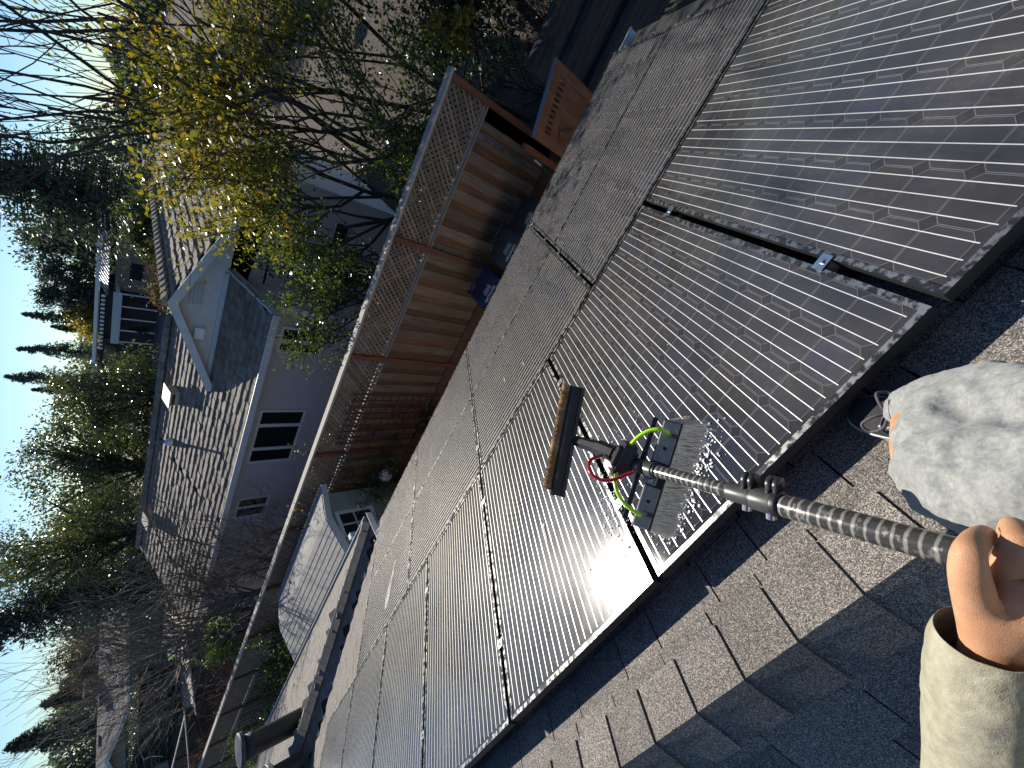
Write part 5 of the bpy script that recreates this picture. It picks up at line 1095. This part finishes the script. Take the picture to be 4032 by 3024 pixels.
# suds and drops on the glass
sd_ = MB(); random.seed(6)
def drop(px, r):
    o = Vector(px); b0 = len(sd_.v); n = 6; h = r * .55
    sd_.add([o + N_ * .001 + (X_ * math.cos(a) + T_ * math.sin(a)) * r for a in [i * 1.047 for i in range(6)]] + [o + N_ * (.001 + h * .7) + (X_ * math.cos(a) + T_ * math.sin(a)) * r * .65 for a in [i * 1.047 for i in range(6)]] + [o + N_ * (.001 + h)], [(i, (i + 1) % 6, (i + 1) % 6 + 6, i + 6) for i in range(6)] + [(6 + i, 6 + (i + 1) % 6, 12) for i in range(6)])
q0, q1, q2, q3 = [Vector(v) for v in ((-0.6193, 0.1892, -0.1023), (-0.9475, 0.0766, -0.0414), (-0.8322, 0.5294, -0.2862), (-1.185, 0.2601, -0.1406))]
for i in range(520):
    u_ = random.random(); o = q0.lerp(q1, u_) + Vector((random.gauss(0, .035), 0, 0)) + T_ * random.gauss(.0, .03); drop(o, abs(random.gauss(.0016, .0016)) + .0008)
for i in range(180):
    o = q2.lerp(q3, random.gauss(.5, .35)) + X_ * random.gauss(0, .09) + T_ * random.gauss(0, .05); drop(o, abs(random.gauss(.001, .0012)) + .0007)
for i in range(160):
    o = Vector((-1.122, 0.2713, -0.1467)) + X_ * random.gauss(0, .04) + T_ * random.gauss(.02, .08); drop(o, abs(random.gauss(.0014, .0014)) + .0008)
tag(link('suds', sd_.mesh('suds', mat('white_foam', (.85, .86, .88), rough=.35, spec=.6), True)), 'specks of white foam and water drops on the wet panel round the brush', 'suds', None, 'stuff')

# ------------------------------------------------------------------ the person holding the pole
def skinmat():
    m, nt, p = newmat('skin'); b = NB(nt); v = b.coord('World')
    c = b.mix(b.ramp(b.noise(v, 40, 4), .4, .65), (.50, .255, .135), (.58, .31, .175)); c = b.mix(b.math('MULTIPLY', b.ramp(b.noise(v, 160, 3), .55, .7), .35), c, (.42, .18, .10)); b.l(c, p.inputs['Base Color'])
    p.inputs['Roughness'].default_value = .48; p.inputs['Subsurface Weight'].default_value = .12; p.inputs['Subsurface Radius'].default_value = (.012, .004, .002)
    vo = b.n('ShaderNodeTexVoronoi', i_Scale=520., feature='DISTANCE_TO_EDGE'); mp = b.coord('World', (1, 1, 1)); b.l(mp, vo.inputs[0])
    bn = b.n('ShaderNodeBump', i_Strength=.35, i_Distance=.0012); b.l(b.math('ADD', b.ramp(vo.outputs[0], 0, .12), b.math('MULTIPLY', b.noise(v, 260, 3), .8)), bn.inputs['Height']); b.l(bn.outputs[0], p.inputs['Normal']); return m
M_skin = skinmat()
def fabric(name, c1, c2, sc_, st, bump=.5, rot=(0, 0, 0)):
    m, nt, p = newmat(name); b = NB(nt); v = b.coord('World', st, rot); v2 = b.coord('World')
    c = b.mix(b.ramp(b.noise(v, sc_, 5, .65), .36, .64), c1, c2); c = b.mix(b.math('MULTIPLY', b.ramp(b.noise(v2, 9, 4), .4, .7), .35), c, tuple(q * .72 for q in c1)); c = b.mix(b.math('MULTIPLY', b.noise(v2, 900, 2), .35), c, tuple(q * .55 for q in c1)); b.l(c, p.inputs['Base Color']); p.inputs['Roughness'].default_value = .95; p.inputs['Sheen Weight'].default_value = .15
    bn = b.n('ShaderNodeBump', i_Strength=bump, i_Distance=.0015); b.l(b.noise(v2, 700, 2), bn.inputs['Height']); bn2 = b.n('ShaderNodeBump', i_Strength=.35, i_Distance=.02); b.l(b.noise(v2, 22, 3), bn2.inputs['Height']); b.l(bn.outputs[0], bn2.inputs['Normal']); b.l(bn2.outputs[0], p.inputs['Normal']); return m
M_jean = fabric('grey_denim', (.23, .24, .235), (.36, .365, .35), 120, (1, 1, 1))
sd0, sd1 = Vector((-0.4011, -0.3285, 0.609)), Vector((-0.6797, -0.561, 0.4004))
sq = (sd1 - sd0).to_track_quat('X', 'Z').to_euler()
M_shirt = fabric('heather_cloth', (.30, .275, .19), (.44, .41, .30), 70, (.10, 1, 1), rot=(-sq.x, 0, -sq.z))
ps_ = thing('person', 'person kneeling on the ridge in grey jeans and an olive shirt, gripping the pole', 'person', (-.12, -.6, -.1))
def skinbody(name, nodes, edges, m, root, sub=2):
    me = bpy.data.meshes.new(name); ks = list(nodes); me.from_pydata([nodes[k][0] for k in ks], [(ks.index(a), ks.index(b)) for a, b in edges], []); me.materials.append(m)
    o = link(name, me, ps_); sk = o.modifiers.new('skin', 'SKIN'); 
    for i, k in enumerate(ks):
        r_ = nodes[k][1]; sv = me.skin_vertices[0].data[i]; sv.radius = r_ if isinstance(r_, tuple) else (r_, r_); sv.use_root = (k == root)
    sk.use_smooth_shade = True; sk.branch_smoothing = .6; s_ = o.modifiers.new('subdivision', 'SUBSURF'); s_.levels = s_.render_levels = sub; return o
nd = {'pelvis': ((-.12, -.70, .52), .13), 'belly': ((-.12, -.72, .75), .125), 'chest': ((-.13, -.70, 1.0), .14), 'neck0': ((-.12, -.66, 1.2), .07), 'neck': ((-.12, -.63, 1.28), .055), 'head0': ((-.12, -.60, 1.38), .08), 'head': ((-.12, -.59, 1.48), .095), 'nose': ((-.13, -.49, 1.41), .014),
      'shl': ((-.33, -.68, 1.13), .06), 'shr': ((.10, -.68, 1.13), .06), 'elr': ((.24, -.50, .95), .042), 'wrr': ((-.04, -.27, 1.26), .027), 'har': ((-.12, -.20, 1.34), .03),
      'ell': ((-0.6877, -0.5726, 0.3677), .042), 'fol': ((-0.494, -0.4089, 0.5418), .038), 'wrl': ((-0.4023, -0.3344, 0.6078), .0285), 'pal': ((-0.3702, -0.3072, 0.6295), (.031, .036)), 'pb': ((-0.3364, -0.2901, 0.6407), (.028, .033)),
      't0': ((-0.3547, -0.2768, 0.6658), .026), 't1': ((-0.3328, -0.2515, 0.6875), .018), 't2': ((-0.3135, -0.2365, 0.6941), .0142), 't3': ((-0.3023, -0.2401, 0.6583), .0128), 't4': ((-0.297, -0.2489, 0.6161), .0105),
      'i0': ((-0.3111, -0.2774, 0.6545), .022), 'i1': ((-0.2766, -0.2568, 0.6654), .0138), 'i2': ((-0.2745, -0.2556, 0.6204), .012), 'i3': ((-0.2915, -0.27, 0.571), .0105),
      'm0': ((-0.3012, -0.2965, 0.6617), .0165), 'm1': ((-0.2687, -0.2742, 0.6638), .014), 'm2': ((-0.2645, -0.275, 0.616), .012), 'm3': ((-0.2819, -0.2895, 0.5669), .0105),
      'r0': ((-0.3075, -0.3149, 0.6618), .016), 'r1': ((-0.2701, -0.2925, 0.6682), .0132), 'r2': ((-0.2641, -0.2931, 0.6224), .0115), 'r3': ((-0.279, -0.308, 0.57), .010),
      'k0': ((-0.3215, -0.3319, 0.6591), .0145), 'k1': ((-0.2788, -0.312, 0.6674), .0118), 'k2': ((-0.2703, -0.3107, 0.6301), .0102), 'k3': ((-0.2817, -0.3233, 0.5873), .009),
      'hpl': ((-.2, -.66, .5), .10), 'knl': ((-0.288, -0.1915, 0.4), .055), 'anl': ((-0.2247, -0.12, 0), .038), 'tol': ((-.235, -.095, -.075), .024),
      'hpr': ((-.02, -.68, .5), .10), 'knr': ((.12, -.44, .06), .055), 'anr': ((.13, -.86, -.2), .04), 'tor': ((.13, -.95, -.27), .03)}
ed = [('pelvis', 'belly'), ('belly', 'chest'), ('chest', 'neck0'), ('neck0', 'neck'), ('neck', 'head0'), ('head0', 'head'), ('head0', 'nose'), ('chest', 'shl'), ('chest', 'shr'), ('shr', 'elr'), ('elr', 'wrr'), ('wrr', 'har'), ('shl', 'ell'), ('ell', 'fol'), ('fol', 'wrl'), ('wrl', 'pal'), ('pal', 'pb'), ('pal', 't0'), ('t0', 't1'), ('t1', 't2'), ('t2', 't3'), ('t3', 't4'),
      ('pb', 'i0'), ('i0', 'i1'), ('i1', 'i2'), ('i2', 'i3'), ('pb', 'm0'), ('m0', 'm1'), ('m1', 'm2'), ('m2', 'm3'), ('pb', 'r0'), ('r0', 'r1'), ('r1', 'r2'), ('r2', 'r3'), ('pal', 'k0'), ('k0', 'k1'), ('k1', 'k2'), ('k2', 'k3'),
      ('pelvis', 'hpl'), ('hpl', 'knl'), ('knl', 'anl'), ('anl', 'tol'), ('pelvis', 'hpr'), ('hpr', 'knr'), ('knr', 'anr'), ('anr', 'tor')]
skinbody('body', nd, ed, M_skin, 'pelvis')
for sx_ in (-.03, .03):
    b = MB(); b.lathe((-.12 + sx_, -.505, 1.455), (0, 1, 0), [(.002, -.012), (.011, -.005), (.012, 0), (.008, .008), (.001, .012)], 10); part('eye', b, M_white, ps_, True)
b = MB(); b.lathe((-.12, -.615, 1.47), (0, -.25, 1), [(.098, -.02), (.108, .03), (.1, .08), (.06, .115), (.005, .125)], 18); part('hair', b, M_black, ps_, True)
def garment(name, tubes, m, vox, disp, dsz, extra=None):
    b = MB()
    for pts, r_, n in tubes: b.tube(pts, r_, n)
    o = part(name, b, m, ps_, True); rm = o.modifiers.new('remesh', 'REMESH'); rm.mode = 'VOXEL'; rm.voxel_size = vox; rm.use_smooth_shade = True
    s_ = o.modifiers.new('smooth', 'SMOOTH'); s_.iterations = 9; s_.factor = .6
    for i, (st, sz) in enumerate(zip(disp, dsz)):
        t_ = bpy.data.textures.new(name + '_folds', 'CLOUDS'); t_.noise_scale = sz; t_.noise_depth = 1; d_ = o.modifiers.new('folds', 'DISPLACE'); d_.texture = t_; d_.strength = st; d_.mid_level = .5; d_.texture_coords = 'GLOBAL'
    return o
leg = garment('jeans', [([(-0.2269, -0.1173, 0.005), (-0.209, -0.1316, 0.1), (-0.1863, -0.1543, 0.2), (-0.199, -0.1763, 0.3), (-0.2575, -0.1903, 0.38)], [.050, .056, .066, .072, .066], 24),
                        ([(-0.2841, -0.2003, 0.375), (-0.2787, -0.2046, 0.415), (-0.2591, -0.2316, 0.45), (-0.2337, -0.2462, 0.475), (-.2, -.62, .5), (-.15, -.72, .52)], [.056, .072, .082, .09, .12, .14], 24),
                        ([(-0.1783, -0.1564, 0.2), (-0.1532, -0.1804, 0.3), (-0.1445, -0.2095, 0.4), (-.17, -.55, .45)], [.056, .066, .076, .10], 24),
                        ([(-.02, -.68, .5), (.06, -.55, .3), (.12, -.44, .06)], [.13, .10, .08], 20), ([(.12, -.46, .04), (.13, -.66, -.06), (.13, -.86, -.19)], [.075, .07, .055], 20),
                        ([(-.12, -.70, .42), (-.12, -.70, .58), (-.12, -.72, .68)], [.17, .18, .165], 24)], M_jean, .0075, (.016, .012), (.06, .025))
def seam(pts, wd, m, name, tgt, off=.0012):
    pts = spline(pts, 8); b = MB(); vs = []
    for i, p in enumerate(pts):
        d = (pts[min(i + 1, len(pts) - 1)] - pts[max(0, i - 1)]).normalized(); s_ = d.cross(Vector(fw)).normalized() * wd / 2; vs += [p - s_, p + s_]
    b.add(vs, [(2 * i, 2 * i + 1, 2 * i + 3, 2 * i + 2) for i in range(len(pts) - 1)]); o = part(name, b, m, tgt); sw = o.modifiers.new('wrap', 'SHRINKWRAP'); sw.target = tgt; sw.wrap_method = 'NEAREST_SURFACEPOINT'; sw.wrap_mode = 'ABOVE_SURFACE'; sw.offset = off; return o
M_seam = mat('dark_thread', (.07, .07, .085), (.16, .16, .165), 300, rough=.9)
M_cord = mat('pale_thread', (.40, .40, .37), (.30, .30, .28), 300, rough=.9)
for of_, wd_, m_ in ((0, .007, M_seam), (22, .006, M_cord), (40, .005, M_seam)):
    seam([(-0.3739, -0.3133, 0.1442)] and [Vector(v) for v in (((-0.3643, -0.3037, 0.1744), (-0.3103, -0.2996, 0.1471), (-0.2641, -0.3015, 0.1193), (-0.2231, -0.3163, 0.0843)) if of_ == 0 else ((-0.3625, -0.3134, 0.1657), (-0.314, -0.3104, 0.1405), (-0.2715, -0.3117, 0.1154), (-0.2316, -0.3251, 0.0821)) if of_ == 22 else ((-0.3628, -0.3207, 0.16), (-0.3159, -0.3181, 0.1355), (-0.2763, -0.3198, 0.1117), (-0.2387, -0.3319, 0.0807)))], wd_, m_, 'pocket_seam', leg)
seam([Vector(v) for v in ((-0.1428, -0.1119, -0.0644), (-0.1687, -0.1387, -0.043), (-0.186, -0.1596, -0.0218), (-0.1953, -0.1727, -0.013))], .004, M_seam, 'crease_seam', leg)
seam([Vector(v) for v in ((-0.22, -0.1831, 0.0487), (-0.1926, -0.1944, 0.0242), (-0.1567, -0.2115, -0.0099), (-0.1218, -0.2446, -0.056))], .005, M_seam, 'crease_seam', leg)
cf = MB(); cf.tube([(-0.3905, -0.321, 0.6118), sd0 + (sd1 - sd0) * .06, sd0 + (sd1 - sd0) * .35, sd0 + (sd1 - sd0) * .7, sd1], [.0440, .0540, .0580, .0600, .064], 40, cap=False)
sl_ = part('sleeve', cf, M_shirt, ps_, True); sl_.modifiers.new('thick', 'SOLIDIFY').thickness = .0025
s_ = sl_.modifiers.new('subdivision', 'SUBSURF'); s_.levels = s_.render_levels = 3
t_ = bpy.data.textures.new('sleeve_folds', 'CLOUDS'); t_.noise_scale = .05; d_ = sl_.modifiers.new('folds', 'DISPLACE'); d_.texture = t_; d_.strength = .007; d_.texture_coords = 'GLOBAL'
hm = seam([Vector(v) for v in ((-0.4063, -0.2783, 0.7218), (-0.3993, -0.2969, 0.7032), (-0.3944, -0.3193, 0.6825), (-0.3878, -0.3476, 0.6562))], .0035, M_seam, 'hem_stitch', sl_)
garment('shirt', [([(-.12, -.71, .58), (-.12, -.73, .8), (-.13, -.71, 1.0), (-.12, -.68, 1.17)], [.18, .175, .175, .10], 24), ([(-.2, -.69, 1.12), (-.33, -.68, 1.12), (-0.6877, -0.5726, 0.3677)], [.09, .075, .062], 20), ([(-.04, -.69, 1.12), (.10, -.68, 1.12), (.24, -.50, .95), (.0, -.31, 1.22)], [.09, .075, .06, .048], 20)], M_shirt, .012, (.02,), (.09,))
# shoes
M_canv = mat('black_canvas', (.022, .023, .025), (.036, .036, .037), 60, rough=.95, bump=.3, bscale=500, bdist=.001)
M_sole = mat('white_sole', (.62, .62, .60), (.50, .50, .48), 20, rough=.55); M_lace = mat('grey_lace', (.075, .06, .07), (.11, .09, .10), 200, rough=.9)
def shoe(M, name='shoe'):
    half = [(0.0, .004), (.006, .024), (.02, .040), (.045, .0495), (.08, .052), (.12, .049), (.16, .043), (.20, .0385), (.245, .037), (.275, .030), (.288, .016), (.291, .002)]
    so_b = MB(); ol = [(-x, y) for x, y in half] + [(-x, -y) for x, y in reversed(half)]; so_b.prism([(x, y, 0) for x, y in ol], (0, 0, .021)); so_b2 = so_b
    sh = part(name, so_b2, M_sole, ps_, M=M); 
    b = MB(); ol2 = [(x * .995 - .0005, y * 1.022) for x, y in ol]; b.prism([(x, y, .0215) for x, y in ol2], (0, 0, .0025)); part('stripe', b, M_black, sh, M=M)
    b = MB(); b.prism([(x * .998, y * 1.012, .0245) for x, y in ol], (0, 0, .007)); part('foxing', b, M_sole, sh, M=M)
    hts = [(0.004, .036), (.012, .046), (.03, .056), (.06, .062), (.09, .068), (.12, .078), (.15, .092), (.18, .100), (.22, .098), (.26, .092), (.287, .060)]
    def hw(x):
        for (x0, y0), (x1, y1) in zip(half, half[1:]):
            if x0 <= x <= x1: return y0 + (y1 - y0) * (x - x0) / (x1 - x0)
        return .01
    b = MB(); n = 14; vs = []; fs = []
    for x, h in hts:
        w0_ = max(.012, hw(x) - .002)
        for k in range(n + 1):
            a = math.pi * k / n; cy = math.cos(a); sy = math.sin(a); q_ = .62
            vs.append((-x, w0_ * math.copysign(abs(cy) ** q_, cy) * (1 - .22 * sy * min(1, max(0, x - .06) * 9)), .028 + (h - .028) * abs(sy) ** q_))
    for i in range(len(hts) - 1):
        for k in range(n): fs.append((i * (n + 1) + k, (i + 1) * (n + 1) + k, (i + 1) * (n + 1) + k + 1, i * (n + 1) + k + 1))
    fs += [tuple(reversed(range(n + 1))), tuple(range((len(hts) - 1) * (n + 1), len(hts) * (n + 1)))]
    b.add(vs, fs); up2 = part('upper', b, M_canv, sh, True, M=M); up2.modifiers.new('subdivision', 'SUBSURF').render_levels = 2
    for k in range(3):
        x = -.105 - .022 * k; z = .077 + .007 * k; b = MB(); b.tube([(x, -.030, z - .012), (x - .004, -.012, z + .004), (x - .006, .012, z + .004), (x, .030, z - .012)], .0035, 7); part('lace', b, M_lace, sh, True, M=M)
        for s2 in (-.031, .031): b = MB(); b.lathe((x, s2, z - .0105), (0, s2 * 20, 1), [(.0045, 0), (.0045, .0022), (.002, .0024)], 10); part('eyelet', b, M_steel, sh, M=M)
    for s2 in (-1, 1):
        b = MB(); b.tube(spline([(-.118, 0, .090), (-.100, .020 * s2, .104), (-.085, .042 * s2, .100), (-.098, .052 * s2, .084), (-.122, .036 * s2, .088), (-.124, .006 * s2, .094)]), .0036, 7); part('lace_loop', b, M_lace, sh, True, M=M)
    return sh
toe = Vector((-0.3028, -0.0399, -0.1239)); hd_ = Vector((-.36, .933, 0)); fx = (X_ * hd_.x + T_ * hd_.y).normalized(); fy = N_.cross(fx)
shoe(frame(toe, fx, fy, N_))
fx2 = Vector((0, -.5, -.86)).normalized(); shoe(frame((.13, -.99, -.40), fx2, Vector((1, 0, 0)), Vector((1, 0, 0)).cross(fx2) * -1))
